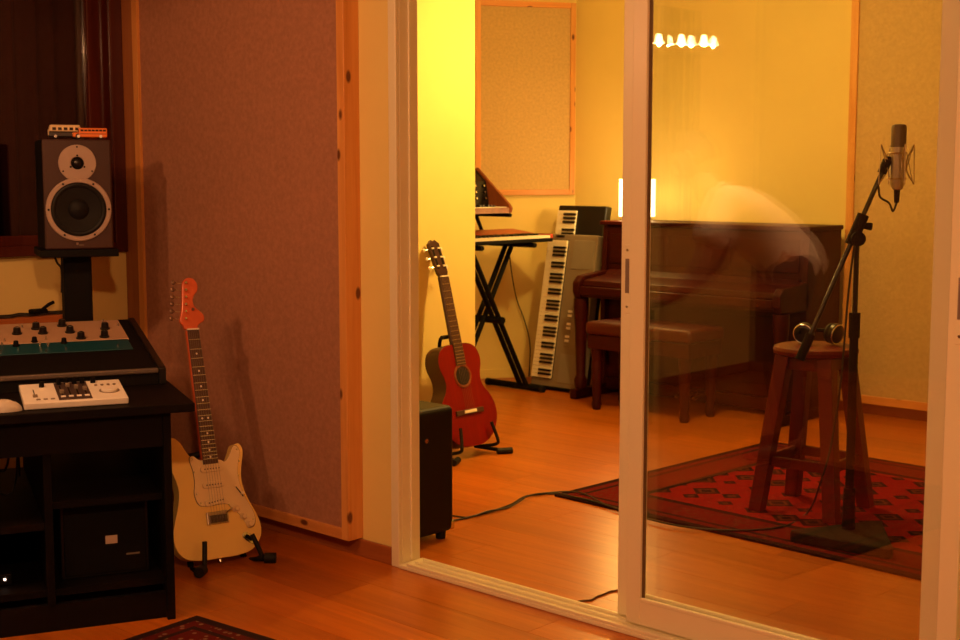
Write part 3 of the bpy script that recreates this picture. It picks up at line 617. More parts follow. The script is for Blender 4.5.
for s in (-1, 1):
    MB().box((s * 0.02 - 0.005, -0.003, 0.855), (s * 0.02 + 0.005, -0.0015, 0.97), Mh).build('peg_slot', BLACK, h_)
    for j in range(3):
        z_ = 0.868 + j * 0.045
        MB().cyl(Mh @ Vector((s * 0.03, 0.010, z_)), Mh @ Vector((s * 0.05, 0.016, z_)), 0.003, seg=8).build('tuner_shaft', CHROME, h_)
        MB().sphere(Mh @ Vector((s * 0.057, 0.018, z_)), 0.0095, (0.8, 0.6, 1.1), 10).build('tuner_button', IVORY, h_, smooth=True)
        MB().cyl(Mh @ Vector((s * 0.02 - 0.007, -0.004, z_)), Mh @ Vector((s * 0.02 + 0.007, -0.004, z_)), 0.0045, seg=8).build('string_roller', IVORY, h_)
strings(t, 0.165, 0.817, 0.058, 0.043, -0.012, -0.009, plain('nylon', (0.25, 0.15, 0.08), 0.4))
t = thing('guitar_stand', 'black folding guitar stand under the red brown classical guitar', 'guitar stand', CG)
Ei = CG.inverted()
def gl(x, y, z): return CG @ Vector((x, y, z))
for s in (-1, 1):
    foot = gl(s * 0.17, -0.035, 0); foot.z = 0.015
    a_ = Vector((s * 0.12, 0.12, -0.01)); hub = gl(s * 0.05, 0.15, 0.1); hub.z = 0.20
    MB().tube([W(hub), a_, W(foot)], 0.010, 10).build('leg', BLACK, t, smooth=True)
    MB().tube([a_, (s * 0.125, 0.05, -0.014), (s * 0.125, -0.018, -0.012), (s * 0.122, -0.032, 0.012), (s * 0.105, -0.028, 0.095)], 0.008, 10, 4).build('cradle_arm', RUBBER, t, smooth=True)
    fd = (foot - gl(0, 0.06, 0)); fd.z = 0; fd.normalize()
    MB().cyl(W(foot - fd * 0.04), W(foot + fd * 0.035), 0.015, seg=12).build('rubber_foot', RUBBER, t, smooth=True)
rear = gl(0, 0.20, 0); rear.z = 0.014; topc = gl(0, 0.15, 0.12); topc.z = 0.22
MB().cyl(W(topc), W(rear), 0.010, seg=10).build('rear_leg', BLACK, t, smooth=True)
MB().cyl(W(gl(-0.06, 0.15, 0.13)), W(gl(0.06, 0.15, 0.13)), 0.012, seg=10).build('hinge_bar', BLACK, t, smooth=True)
MB().tube([W(topc), (-0.02, 0.13, 0.35), (-0.05, 0.06, 0.51), (-0.04, 0.034, 0.53)], 0.009, 10, 4).build('back_post', BLACK, t, smooth=True)
MB().cyl((-0.058, 0.034, 0.53), (0.058, 0.034, 0.53), 0.010, seg=10).build('neck_rest', RUBBER, t, smooth=True)
# main control-room pendant (outside the frame; its light throws the guitar's shadow on the panel)
cl = (-2.885, 0.91, CZ)
def pendant(label, cl, watts):
    t = thing('pendant_lamp', label, 'lamp', cl)
    MB().lathe((0, 0, 0), (0, 0, -1), [(0, 0.05), (0.02, 0.05), (0.03, 0.008)], 20).build('canopy', ALU, t, smooth=True)
    MB().cyl((0, 0, -0.03), (0, 0, -0.19), 0.004).build('cord', CABLE, t)
    MB().lathe((0, 0, -0.18), (0, 0, -1), [(0, 0.02), (0.02, 0.03), (0.08, 0.10), (0.11, 0.15), (0.11, 0.147), (0.08, 0.095), (0.02, 0.02)], 28, cap=False).build('shade', ALU, t, smooth=True)
    MB().sphere((0, 0, -0.255), 0.028, (1, 1, 1.2)).build('bulb', emit('control_bulb_glass', (1.0, 0.6, 0.26), 60.0), t, smooth=True)
    light('control_lamp_light', (cl[0], cl[1], CZ - 0.315), watts, CTRL_COL, 0.06)
pendant('pendant lamp with a wide metal shade above the person at the desk', cl, CTRL_W)
pendant('added unseen fill lamp with a wide metal shade in the middle of the control room', (-0.3, 0.3, CZ), FILL_W)  # fill lamp added out of view to brighten the guitar and door frame

# ================================================================== rugs
def rug_mat(name, hx, hy, dark, red, accent):
    m, nt, b = base(name, red, 0.95, spec=0.1)
    tc = node(nt, 'ShaderNodeTexCoord'); sx = node(nt, 'ShaderNodeSeparateXYZ'); nt.links.new(tc.outputs['Object'], sx.inputs[0])
    def mt(op, a, c=None, d=None):
        n = node(nt, 'ShaderNodeMath', operation=op)
        for i, v in enumerate((a, c, d)):
            if v is None: continue
            if isinstance(v, (int, float)): n.inputs[i].default_value = v
            else: nt.links.new(v, n.inputs[i])
        return n.outputs[0]
    def mix(f, c1, c2):
        n = node(nt, 'ShaderNodeMix', data_type='RGBA')
        nt.links.new(f, n.inputs[0])
        for i, c in ((6, c1), (7, c2)):
            if isinstance(c, tuple): n.inputs[i].default_value = (*c, 1)
            else: nt.links.new(c, n.inputs[i])
        return n.outputs[2]
    ax, ay = mt('ABSOLUTE', sx.outputs[0]), mt('ABSOLUTE', sx.outputs[1])
    edge = mt('MINIMUM', mt('SUBTRACT', hx, ax), mt('SUBTRACT', hy, ay))          # distance from the rug's edge
    def band(lo, hi): return mt('MULTIPLY', mt('GREATER_THAN', edge, lo), mt('LESS_THAN', edge, hi))
    vo = node(nt, 'ShaderNodeTexVoronoi', feature='F1', distance='MANHATTAN'); vo.inputs['Scale'].default_value = 6.5; vo.inputs['Randomness'].default_value = 0.35
    nt.links.new(tc.outputs['Object'], vo.inputs['Vector'])
    md = vo.outputs['Distance']
    v2 = node(nt, 'ShaderNodeTexVoronoi', feature='F1'); v2.inputs['Scale'].default_value = 42; v2.inputs['Randomness'].default_value = 0.95
    nt.links.new(tc.outputs['Object'], v2.inputs['Vector'])
    med = mt('LESS_THAN', md, 0.50); ring = mt('MULTIPLY', mt('GREATER_THAN', md, 0.22), mt('LESS_THAN', md, 0.34))
    c = mix(med, red, dark); c = mix(ring, c, accent)
    small = mt('LESS_THAN', v2.outputs['Distance'], 0.22); c = mix(mt('MULTIPLY', small, 0.6), c, accent)
    bord = mix(mt('LESS_THAN', v2.outputs['Distance'], 0.30), tuple(q * 0.55 for q in red), accent)
    c = mix(band(0.0, 0.27), c, bord); c = mix(band(0.24, 0.275), c, dark); c = mix(band(0.07, 0.09), c, dark); c = mix(band(-1, 0.035), c, dark)
    nt.links.new(c, b.inputs['Base Color'])
    bump(nt, b, noise(nt, tc.outputs['Object'], 400, 2), 0.5, 0.002)
    return m
ra = onz(552, 497); hx_, hy_ = 1.15, 0.80
rt_ = TR((ra.x + hx_ + 0.03, ra.y + hy_ - 0.03, 0.0), R(-2.2))
o = MB().box((-hx_, -hy_, 0), (hx_, hy_, 0.009)).build('persian_rug', rug_mat('red_persian_rug', hx_, hy_, (0.02, 0.004, 0.004), (0.22, 0.005, 0.004), (0.10, 0.022, 0.010)), bevel=0.002)
o.matrix_world = rt_; tag(o, 'red patterned oriental rug under the wooden stool and microphone stand', 'rug')
c0 = onz(197, 618); dl = (onz(140, 637) - c0).normalized(); a2 = math.atan2(dl.y, dl.x)
o = MB().box((-0.8, -0.55, 0), (0.8, 0.55, 0.009)).build('persian_rug', rug_mat('dark_persian_rug', 0.8, 0.55, (0.02, 0.008, 0.008), (0.14, 0.012, 0.008), (0.16, 0.09, 0.05)), bevel=0.002)
o.matrix_world = Matrix.Translation(c0) @ Matrix.Rotation(a2, 4, 'Z') @ Matrix.Translation((0.8, 0.55, 0)); tag(o, 'dark red patterned rug on the control room floor beside the desk', 'rug')

# ================================================================== stool, headphones
SC = Vector((-2.60, 4.70, 0.009)); SH = 0.655
t = thing('wooden_stool', 'red brown wooden bar stool with round seat on the patterned rug', 'stool', TR(SC, R(4)))
MB().lathe((0, 0, SH - 0.036), (0, 0, 1), [(0, 0.150), (0.006, 0.162), (0.020, 0.166), (0.031, 0.160), (0.036, 0.146)], 40).build('seat', STOOLW, t, smooth=True)
def sqbar(p, q, w0, w1):
    p, q = Vector(p), Vector(q); m = MB(); rs = []
    for c, h in ((p, w0 / 2), (q, w1 / 2)): rs.append(m.verts([c + Vector((a, b, 0)) * h for a, b in ((-1, -1), (1, -1), (1, 1), (-1, 1))]))
    m.skin_rings(rs); return m
tops, feet = {}, {}
for sx in (-1, 1):
    for sy in (-1, 1):
        tops[sx, sy] = Vector((sx * 0.088, sy * 0.088, SH - 0.034)); feet[sx, sy] = Vector((sx * 0.158, sy * 0.158, 0))
        sqbar(feet[sx, sy], tops[sx, sy], 0.054, 0.058).build('leg', STOOLW, t, bevel=0.004)
def at(k, z): f = z / (SH - 0.034); return feet[k].lerp(tops[k], f)
for k1, k2, z in (((-1, -1), (1, -1), 0.20), ((-1, 1), (1, 1), 0.20), ((-1, -1), (-1, 1), 0.20), ((1, -1), (1, 1), 0.20)):
    p, q = at(k1, z), at(k2, z); d = (q - p).normalized()
    M = Matrix.Translation((p + q) / 2) @ d.to_track_quat('X', 'Z').to_matrix().to_4x4(); h = (q - p).length / 2 - 0.018
    MB().box((-h, -0.009, -0.02), (h, 0.009, 0.02), M).build('stretcher', STOOLW, t, bevel=0.003)
    p, q = at(k1, 0.595), at(k2, 0.595); M = Matrix.Translation((p + q) / 2) @ d.to_track_quat('X', 'Z').to_matrix().to_4x4(); h = (q - p).length / 2 - 0.02
    MB().box((-h, -0.010, -0.03), (h, 0.010, 0.026), M).build('apron', STOOLW, t, bevel=0.003)
hp = SC + Vector((0.005, 0.02, SH))
t = thing('headphones', 'black headphones with silver rings lying on the wooden stool', 'headphones', TR(hp, R(43)))
for s, yw in ((-1, 18), (1, -10)):
    Mx = Matrix.Translation((s * 0.062, -0.01 * s, 0.043)) @ Matrix.Rotation(R(yw), 4, 'Z') @ Matrix.Rotation(R(12 * s), 4, 'Y')
    ax = Mx.to_3x3() @ Vector((s * 0.75, -0.66, 0)); c = Mx.translation
    e_ = MB().lathe(c - ax * 0.016, ax, [(0, 0.034), (0.004, 0.042), (0.018, 0.042), (0.026, 0.034), (0.028, 0.02)], 24).build('ear_cup', BLACKG, t, smooth=True)
    MB().torus(c + ax * 0.006, ax, 0.038, 0.0035, 28, 8).build('silver_ring', CHROME, e_, smooth=True)
    MB().torus(c - ax * 0.024, ax, 0.027, 0.014, 24, 8).build('ear_pad', RUBBER, t, smooth=True)
MB().tube([(-0.078, 0.0, 0.05), (-0.085, 0.045, 0.055), (-0.05, 0.11, 0.05), (0.02, 0.128, 0.045), (0.075, 0.09, 0.045), (0.084, 0.03, 0.048), (0.074, 0.0, 0.045)], 0.008, 8, 6).build('headband', BLACK, t, smooth=True)

# ================================================================== microphone stand
MP = Vector((-2.275, 4.385, 0.009))
def vis(x, y): return onp(x, y, (MP.x, MP.y, 0), (-_F.x, -_F.y, 0))     # point in the upright plane through the pole that faces the room's door
t = thing('microphone_stand', 'black boom microphone stand with heavy triangular base on the rug', 'microphone stand', MP)
tri = [(-2.435, 4.205), (-2.245, 4.585), (-2.02, 4.235)]
cx = sum(p[0] for p in tri) / 3; cy = sum(p[1] for p in tri) / 3
pts = []
for i in range(3):
    p, q, r_ = Vector(tri[i - 1]), Vector(tri[i]), Vector(tri[(i + 1) % 3])
    for k in range(5):
        f = k / 4; a_ = q + (p - q).normalized() * 0.05; b_ = q + (r_ - q).normalized() * 0.05
        pts.append(tuple((a_ * (1 - f) ** 2 + q * 2 * f * (1 - f) + b_ * f * f) - MP.xy))
MB().prism(pts, 0.0, 0.04, 'xy').build('base', plain('grey_cast_iron', (0.018, 0.011, 0.006), 0.7, spec=0.12, bmp=0.2), t, bevel=0.008)
MB().cyl((0, 0, 0.035), (0, 0, 0.19), 0.024, 0.021, seg=18).build('lower_socket', BLACK, t, smooth=True)
MB().cyl((0, 0, 0.10), (0, 0, 0.80), 0.0155, seg=16).build('lower_tube', BLACK, t, smooth=True)
MB().cyl((0, 0, 0.74), (0, 0, 0.83), 0.02, seg=16).build('height_clutch', BLACK, t, smooth=True)
clampp = vis(861, 232) - MP
MB().cyl((0, 0, 0.8), (0, 0, clampp.z), 0.0095, seg=14).build('upper_tube', BLACKG, t, smooth=True)
bl, bu = vis(803, 352) - MP, vis(884, 168) - MP
bd = (bu - bl).normalized()
# boom passes the clamp
off = Vector((0, 0, 0))
bo = MB().cyl(bl, bu, 0.0085, seg=12).build('boom_arm', BLACKG, t, smooth=True)
MB().cyl(bl - bd * 0.03, bl + bd * 0.07, 0.017, seg=14).build('counterweight', BLACK, t, smooth=True)
onb = bl + bd * (clampp - bl).dot(bd)
k = MB().cyl(onb - bd * 0.055, onb + bd * 0.06, 0.021, seg=14).build('swivel_clamp', BLACK, t, smooth=True)
MB().cyl(onb + Vector((0.0, 0, -0.03)) - Vector((_F.x, _F.y, 0)) * 0.03, onb + Vector((0, 0, -0.03)) + Vector((_F.x, _F.y, 0)) * 0.03, 0.026, seg=16).build('clamp_disc', BLACK, t, smooth=True)
MB().cyl(onb + bd * 0.02 , onb + bd * 0.02 + _R * 0.045 - Vector((0, 0, 0.006)), 0.010, 0.014, seg=12).build('clamp_knob', BLACK, t, smooth=True)
MB().cyl(bu - bd * 0.02, bu + bd * 0.03, 0.016, seg=12).build('mount_joint', BLACK, t, smooth=True)
mc = vis(897, 158) - MP
MB().tube([bu + bd * 0.02, bu + bd * 0.035 + _R * 0.01, (mc - _R * 0.035) + Vector((0, 0, 0.0))], 0.006, 8, 4).build('mount_arm', BLACK, t, smooth=True)
# microphone (held in its cradle)
mb = vis(897, 190)
mt_ = vis(899, 124); ht = mt_.z - mb.z
t = thing('condenser_microphone', 'large silver condenser microphone with dark grille on the boom arm', 'microphone', mb)
MIC = plain('champagne_metal', (0.52, 0.44, 0.33), 0.4, metal=0.6)
MB().lathe((0, 0, 0), (0, 0, 1), [(0, 0.012), (0.003, 0.018), (0.022, 0.025), (0.03, 0.0265), (ht * 0.62, 0.0265), (ht * 0.62, 0.028), (ht * 0.65, 0.028)], 28).build('body', MIC, t, smooth=True)
MB().lathe((0, 0, ht * 0.65), (0, 0, 1), [(0, 0.0265), (ht * 0.3, 0.0265), (ht * 0.335, 0.023), (ht * 0.35, 0.012)], 28).build('grille', plain('dark_mic_grille', (0.16, 0.12, 0.09), 0.5, metal=0.6, bmp=0.5), t, smooth=True)
MB().cyl((0, 0, -0.045), (0, 0, 0.002), 0.009, 0.011, seg=14).build('connector', BLACK, t, smooth=True)
# elastic shock mount
sm_ = vis(897, 163)
t = thing('shock_mount', 'wire spider shock mount cradling the condenser microphone', 'shock mount', sm_)
WIRE = plain('gold_wire', (0.55, 0.42, 0.24), 0.35, metal=0.8)
for z_, r_ in ((-0.055, 0.031), (0.035, 0.031)): MB().torus((0, 0, z_), (0, 0, 1), r_, 0.003, 28, 6).build('inner_ring', WIRE, t, smooth=True)
for i in range(4):
    a_ = YAW + R(8) + i * PI / 2; d = Vector((math.cos(a_), math.sin(a_), 0)); e_ = Vector((-d.y, d.x, 0))
    MB().tube([d * 0.062 + Vector((0, 0, 0.065)) + e_ * 0.0, d * 0.040 + Vector((0, 0, 0.02)), d * 0.036, d * 0.040 + Vector((0, 0, -0.035)), d * 0.066 + Vector((0, 0, -0.075))], 0.0028, 6, 3).build('spring_arm', WIRE, t, smooth=True)
    for s in (-1, 1): MB().cyl(d * 0.062 + Vector((0, 0, 0.065 if s > 0 else -0.075)), d * 0.030 + Vector((0, 0, 0.035 if s < 0 else -0.055)) + e_ * 0.012 * s, 0.0017, seg=6).build('elastic', plain('elastic_cord', (0.35, 0.26, 0.15), 0.8), t)
    MB().cyl(d * 0.062 + Vector((0, 0, 0.065)), d * 0.066 + Vector((0, 0, -0.075)), 0.002, seg=6).build('outer_wire', WIRE, t)
cb = mb + Vector((0, 0, -0.045))
bw = lambda f: MP + bl.lerp(bu, f)
fl_ = [onz(834, 430), onz(827, 480), onz(806, 517)]
mcp = [cb, cb + Vector((0, 0, -0.03)) - _R * 0.012, vis(889, 203), vis(880, 197), bw(0.9) - _F * 0.012, bw(0.72) - _F * 0.012, vis(853, 245) - _F * 0.02, vis(847, 300) - _F * 0.01, vis(841, 380), vis(832, 440), vis(822, 478)]
mcp += [onz(808, 512, 0.02), onz(780, 527, 0.014), onz(720, 530, 0.014), onz(660, 522, 0.014), onz(600, 503, 0.014), onz(575, 497, 0.012), onz(556, 493.5, 0.005), onz(527, 496, 0.005), onz(510, 505, 0.005), onz(485, 513, 0.005), onz(452, 520.5, 0.005), onz(430, 520, 0.005)]
tag(MB().tube(mcp, 0.0042, 6, 6).build('microphone_cable', CABLE, smooth=True), 'black cable from the microphone down and across the rug to the amplifier', 'cable')
tag(MB().tube([onz(430, 512, 0.004), onz(455, 516, 0.004), onz(470, 517, 0.004), onz(488, 511, 0.012), onz(507, 508, 0.004), onz(522, 500, 0.012), onz(527, 496, 0.016), onz(545, 493, 0.008), onz(580, 492.5, 0.015), onz(612, 507, 0.014), onz(650, 512, 0.014)], 0.003, 6, 6).build('instrument_cable', CABLE, smooth=True), 'thin black cable twisted beside the microphone cable near the rug corner', 'cable')
tag(MB().tube([onz(566, 604.5, 0.003), onz(580, 601, 0.003), onz(591, 600, 0.003), onz(596, 597, 0.003), onz(604, 594, 0.003), onz(612, 591, 0.003), onz(622, 590, 0.003)], 0.003, 6, 6).build('loose_wire', plain('brown_wire', (0.10, 0.045, 0.02), 0.6), smooth=True), 'short loose wire lying on the floor just behind the door track', 'wire')

# ================================================================== amplifier
AX0, AX1, AY0, AY1, AZ0, AZ1 = -3.80, -3.352, 3.215, 3.435, 0.03, 0.497
t = thing('guitar_amplifier', 'black cabinet amplifier on the floor behind the left door jamb', 'amplifier', ((AX0 + AX1) / 2, (AY0 + AY1) / 2, 0))
hxa, hya = (AX1 - AX0) / 2, (AY1 - AY0) / 2
MB().box((-hxa, -hya, AZ0), (hxa, hya, AZ1)).build('cabinet', plain('black_tolex', (0.004, 0.003, 0.003), 0.55, spec=0.3, bmp=0.4), t, bevel=0.022, seg=4)
MB().box((-hxa + 0.03, hya - 0.004, AZ0 + 0.05), (hxa - 0.03, hya + 0.004, AZ1 - 0.12)).build('grille_cloth', plain('dark_grille_cloth', (0.04, 0.03, 0.025), 0.9, bmp=0.4), t, bevel=0.002)
MB().box((-hxa + 0.03, hya - 0.004, AZ1 - 0.10), (hxa - 0.03, hya + 0.003, AZ1 - 0.04)).build('control_panel', plain('panel_grey', (0.3, 0.27, 0.22), 0.4, metal=0.5), t)
for i in range(6): MB().cyl((-0.15 + i * 0.06, hya + 0.002, AZ1 - 0.07), (-0.15 + i * 0.06, hya + 0.018, AZ1 - 0.07), 0.011, 0.009, seg=14).build('knob', BLACK, t, smooth=True)
MB().box((-0.09, -0.018, AZ1 + 0.012), (0.09, 0.018, AZ1 + 0.018)).build('handle', RUBBER, t, bevel=0.002)
for s in (-1, 1): MB().box((s * 0.09 - 0.02, -0.02, AZ1 - 0.002), (s * 0.09 + 0.02, 0.02, AZ1 + 0.013)).build('handle_mount', CHROME, t, bevel=0.003)
for sx in (-1, 1):
    for sy in (-1, 1):
        MB().cyl((sx * (hxa - 0.04), sy * (hya - 0.035), 0), (sx * (hxa - 0.04), sy * (hya - 0.035), AZ0 + 0.002), 0.018, 0.02, seg=14).build('rubber_foot', RUBBER, t)
        MB().box((sx * hxa - 0.022 + (0.001 if sx > 0 else 0.021), sy * hya - 0.022 + (0.001 if sy > 0 else 0.021), AZ0 + 0.004), (sx * hxa + 0.001 + (0.0 if sx > 0 else 0.0), sy * hya + 0.001, AZ0 + 0.04)).build('corner_guard', CHROME, t, bevel=0.008) if sx > 0 and sy > 0 else None
MB().cyl((hxa - 0.002, -0.04, 0.385), (hxa + 0.006, -0.04, 0.385), 0.009, seg=12).build('side_bolt', CHROME, t, smooth=True)

# ================================================================== desk with console
E1 = Vector((0.407, 0.914, 0)); E2 = Vector((-0.914, 0.407, 0)); DO = Vector((-3.278, 2.26, 0))
DM = Matrix.Translation(DO) @ Matrix.Rotation(math.atan2(E1.y, E1.x), 4, 'Z')
DMi = DM.inverted(); DT = 0.66
t = thing('studio_desk', 'black stained wooden studio desk below the window', 'desk', DM)
MB().prism([(0, 0), (0, 1.06), (-1.32, 1.06), (-1.5, 0.62), (-2.1, 0.48), (-2.1, 0)], DT - 0.026, DT, 'xy').build('desktop', DESKM, t, bevel=0.002)
for x_, y1_ in ((-0.09, 0.92), (-0.43, 0.92), (-1.02, 0.92), (-2.08, 0.44)): MB().box((x_, 0.06 if x_ == -0.43 else 0.033, 0), (x_ + 0.024, y1_, DT - 0.026)).build('leg_panel', DESKM, t, bevel=0.002)
for x0, x1, z in ((-0.406, -0.09, 0.10), (-0.406, -0.09, 0.36), (-0.996, -0.43, 0.10), (-0.996, -0.43, 0.30)): MB().box((x0, 0.08, z), (x1, 0.90, z + 0.02)).build('shelf', DESKM, t)
MB().box((-1.0, 0.04, DT - 0.13), (-0.066, 0.06, DT - 0.026)).build('front_apron', DESKM, t)
MB().box((-1.0, 0.06, 0.0), (-0.09, 0.08, 0.08)).build('plinth', DESKM, t)
MB().box((-0.70, 0.88, 0.0), (-0.09, 0.90, 0.30)).build('back_panel', DESKM, t)
t = thing('computer_keyboard', 'slim white computer keyboard on the desk in front of the person', 'computer keyboard', DM @ Matrix.Translation((-1.40, 0.10, DT + 0.001)) @ Matrix.Rotation(R(2), 4, 'X'))
MB().box((-0.21, -0.065, 0), (0.21, 0.065, 0.012)).build('case', WHITEP, t, bevel=0.003)
kme = MB().box((-0.0115, -0.0105, 0.012), (0.0115, 0.0105, 0.018)).mesh('key', WHITEP)
for r_ in range(5):
    for c in range(16): o = link('key', kme, t); o.location = (-0.195 + c * 0.026, -0.05 + r_ * 0.025, 0)
# wedge console
t = thing('mixing_console', 'black wedge shaped mixing console along the desk', 'mixing console', DM @ Matrix.Translation((0, 0, DT)))
def zw(y): return 0.05 + (y - 0.40) * 0.1455
MB().prism([(0.40, 0.0), (0.40, 0.05), (1.058, zw(1.058)), (1.058, 0)], -1.26, -0.04, 'yz').build('chassis', BLACK, t, bevel=0.002)
MB().prism([(0.395, 0.0), (0.395, 0.053), (0.41, 0.058), (1.062, zw(1.062) + 0.004), (1.062, 0)], -0.04, -0.016, 'yz').build('end_cheek', BLACKG, t, bevel=0.003)
MB().box((-1.26, 0.392, 0.038), (-0.04, 0.41, 0.054)).build('arm_rest', plain('dark_grey_trim', (0.10, 0.075, 0.06), 0.5), t, bevel=0.004)
for i in range(8):
    x_ = -0.62 - i * 0.08
    MB().box((x_ - 0.003, 0.45, zw(0.45) - 0.004), (x_ + 0.003, 0.56, zw(0.56) - 0.002)).build('fader_slot', plain('slot_grey', (0.05, 0.04, 0.035), 0.6), t)
    MB().box((x_ - 0.008, 0.49, zw(0.5) - 0.002), (x_ + 0.008, 0.512, zw(0.5) + 0.012)).build('fader_cap', GREYP, t, bevel=0.002)
# channel unit lying on the console
t = thing('channel_strip_unit', 'beige and teal channel unit with rows of black knobs on the console', 'audio unit', DM @ Matrix.Translation((0, 0, DT)))
UF, UT, UH = 0.645, 0.770, 0.005
zt = lambda y: zw(y) + UH
MB().prism([(UF, zw(UF) + 0.0005), (UF, zw(UF) + 0.003), (UT - 0.001, zw(UT) + UH - 0.001), (UT - 0.001, zw(UT) + 0.0005)], -0.92, -0.082, 'yz').build('front_panel', plain('teal_enamel', (0.002, 0.062, 0.09), 0.4), t, bevel=0.001)
MB().prism([(UT, zw(UT) + 0.0005), (UT, zt(UT)), (1.035, zt(1.035)), (1.035, zw(1.035) + 0.0005)], -0.92, -0.078, 'yz').build('top_panel', plain('beige_enamel', (0.50, 0.33, 0.21), 0.45), t, bevel=0.001)
ptn = DM.to_3x3() @ Vector((0, -0.1455, 1)).normalized(); ptp = DM @ Vector((-0.3, UT, DT + zt(UT)))
upi = (DM @ Matrix.Translation((0, 0, DT))).inverted(); nl = Vector((0, -0.1455, 1)).normalized()
def knob(px, py, r, h, mat, name='knob', cap=None):
    q = upi @ onp(px, py, ptp, ptn)
    k = MB().lathe(q, nl, [(0, r * 1.25), (h * 0.18, r * 1.25), (h * 0.2, r), (h * 0.9, r * 0.88), (h, r * 0.7)], 16).build(name, mat, t, smooth=True)
    if cap: MB().cyl(q + nl * h, q + nl * (h + 0.0015), r * 0.5, seg=10).build('knob_cap', cap, k)
for px, py in ((17, 334), (43, 333.5), (70, 332.5), (81, 338.5), (104.5, 337), (105, 329), (36, 329), (62, 326), (-12, 336), (-38, 338)): knob(px, py, 0.0135, 0.024, BLACKG, cap=CHROME)
for px, py in ((34.5, 342), (16, 346), (64, 343)): knob(px, py, 0.009, 0.018, BLACK)
for px, py in ((46, 340), (5, 342), (103, 322.5), (118, 326), (40, 346), (48, 346.5), (2, 345), (22, 328)): knob(px, py, 0.0035, 0.012, CHROME, 'toggle_switch')
tp = DM @ Vector((-0.3, UF, DT + zw(UF) + 0.003)); tn = ptn; tl = nl
for px, py in ((1, 352.5), (18, 350), (41, 350.5), (46, 352), (66, 349), (118, 346.5)):
    q = upi @ onp(px, py, tp, tn); MB().cyl(q - tl * 0.001, q + tl * 0.008, 0.0035, 0.003, seg=10).build('jack_switch', CHROME, t, smooth=True)
# white fader controller
CM = DM @ Matrix.Translation((-0.475, 0.058, DT + 0.001)) @ Matrix.Rotation(R(7), 4, 'X')
t = thing('fader_controller', 'white desktop controller with four faders and a jog dial on the desk', 'audio controller', CM)
CW, CDp = 0.292, 0.205
MB().box((0, 0, 0), (CW, CDp, 0.020)).build('case', WHITEP, t, bevel=0.003)
MB().box((0.02, 0.165, -0.026), (0.27, 0.195, 0.001)).build('rear_foot', RUBBER, t)
MB().box((0.098, 0.012, 0.0195), (0.192, CDp - 0.008, 0.0212)).build('fader_panel', plain('brown_panel', (0.05, 0.03, 0.025), 0.5), t, bevel=0.0005)
for i in range(4):
    x_ = 0.112 + i * 0.0225
    s_ = MB().box((x_ - 0.002, 0.06, 0.0208), (x_ + 0.002, 0.16, 0.0217)).build('fader_slot', BLACK, t)
    MB().box((x_ - 0.006, 0.075 + 0.022 * ((i * 7) % 4), 0.0212), (x_ + 0.006, 0.093 + 0.022 * ((i * 7) % 4), 0.031)).build('fader_cap', GREYP, t, bevel=0.001)
    MB().box((x_ - 0.007, 0.036, 0.0212), (x_ + 0.007, 0.048, 0.024)).build('button', WHITEP, t, bevel=0.001)
    MB().cyl((x_, 0.178, 0.021), (x_, 0.178, 0.040), 0.007, 0.006, seg=12).build('pan_knob', BLACK, t, smooth=True)
MB().cyl((0.248, 0.085, 0.0195), (0.248, 0.085, 0.021), 0.030, seg=28).build('dial_ring', plain('dial_grey', (0.22, 0.17, 0.13), 0.5), t)
MB().lathe((0.248, 0.085, 0.021), (0, 0, 1), [(0, 0.024), (0.006, 0.024), (0.008, 0.020), (0.0065, 0.012)], 28).build('jog_dial', WHITEP, t, smooth=True)
for i in range(4): MB().cyl((0.216 + i * 0.018, 0.145, 0.0195), (0.216 + i * 0.018, 0.145, 0.024), 0.0045, seg=10).build('round_button', GREYP, t)
for x_, y_ in ((0.062, 0.165), (0.212, 0.182)): MB().cyl((x_, y_, 0.0195), (x_, y_, 0.036), 0.008, 0.007, seg=12).build('gain_knob', BLACK, t, smooth=True)
MB().box((0.034, 0.06, 0.0195), (0.037, 0.14, 0.0205)).build('fader_slot', BLACK, t); MB().box((0.029, 0.055, 0.02), (0.042, 0.068, 0.027)).build('fader_cap', GREYP, t, bevel=0.001)
for i in range(3): MB().box((0.036 + i * 0.02, 0.026, 0.0195), (0.048 + i * 0.02, 0.036, 0.022)).build('button', GREYP, t, bevel=0.001)
q = onz(2, 411, DT + 0.001)
t = thing('computer_mouse', 'pale grey computer mouse at the near end of the white controller', 'mouse', Matrix.Translation(q) @ Matrix.Rotation(R(-30), 4, 'Z'))
mm = MB(); bmesh.ops.create_uvsphere(mm.bm, u_segments=20, v_segments=12, radius=1.0, matrix=Matrix.Diagonal((0.033, 0.056, 0.034, 1)))
bmesh.ops.bisect_plane(mm.bm, geom=mm.bm.verts[:] + mm.bm.edges[:] + mm.bm.faces[:], plane_co=(0, 0, 0), plane_no=(0, 0, -1), clear_outer=True)
bmesh.ops.holes_fill(mm.bm, edges=mm.bm.edges[:]); mm.build('shell', plain('pale_grey_plastic', (0.50, 0.46, 0.40), 0.4), t, smooth=True)
MB().cyl((-0.003, 0.03, 0.0275), (0.003, 0.03, 0.0275), 0.006, seg=12).build('scroll_wheel', BLACK, t)
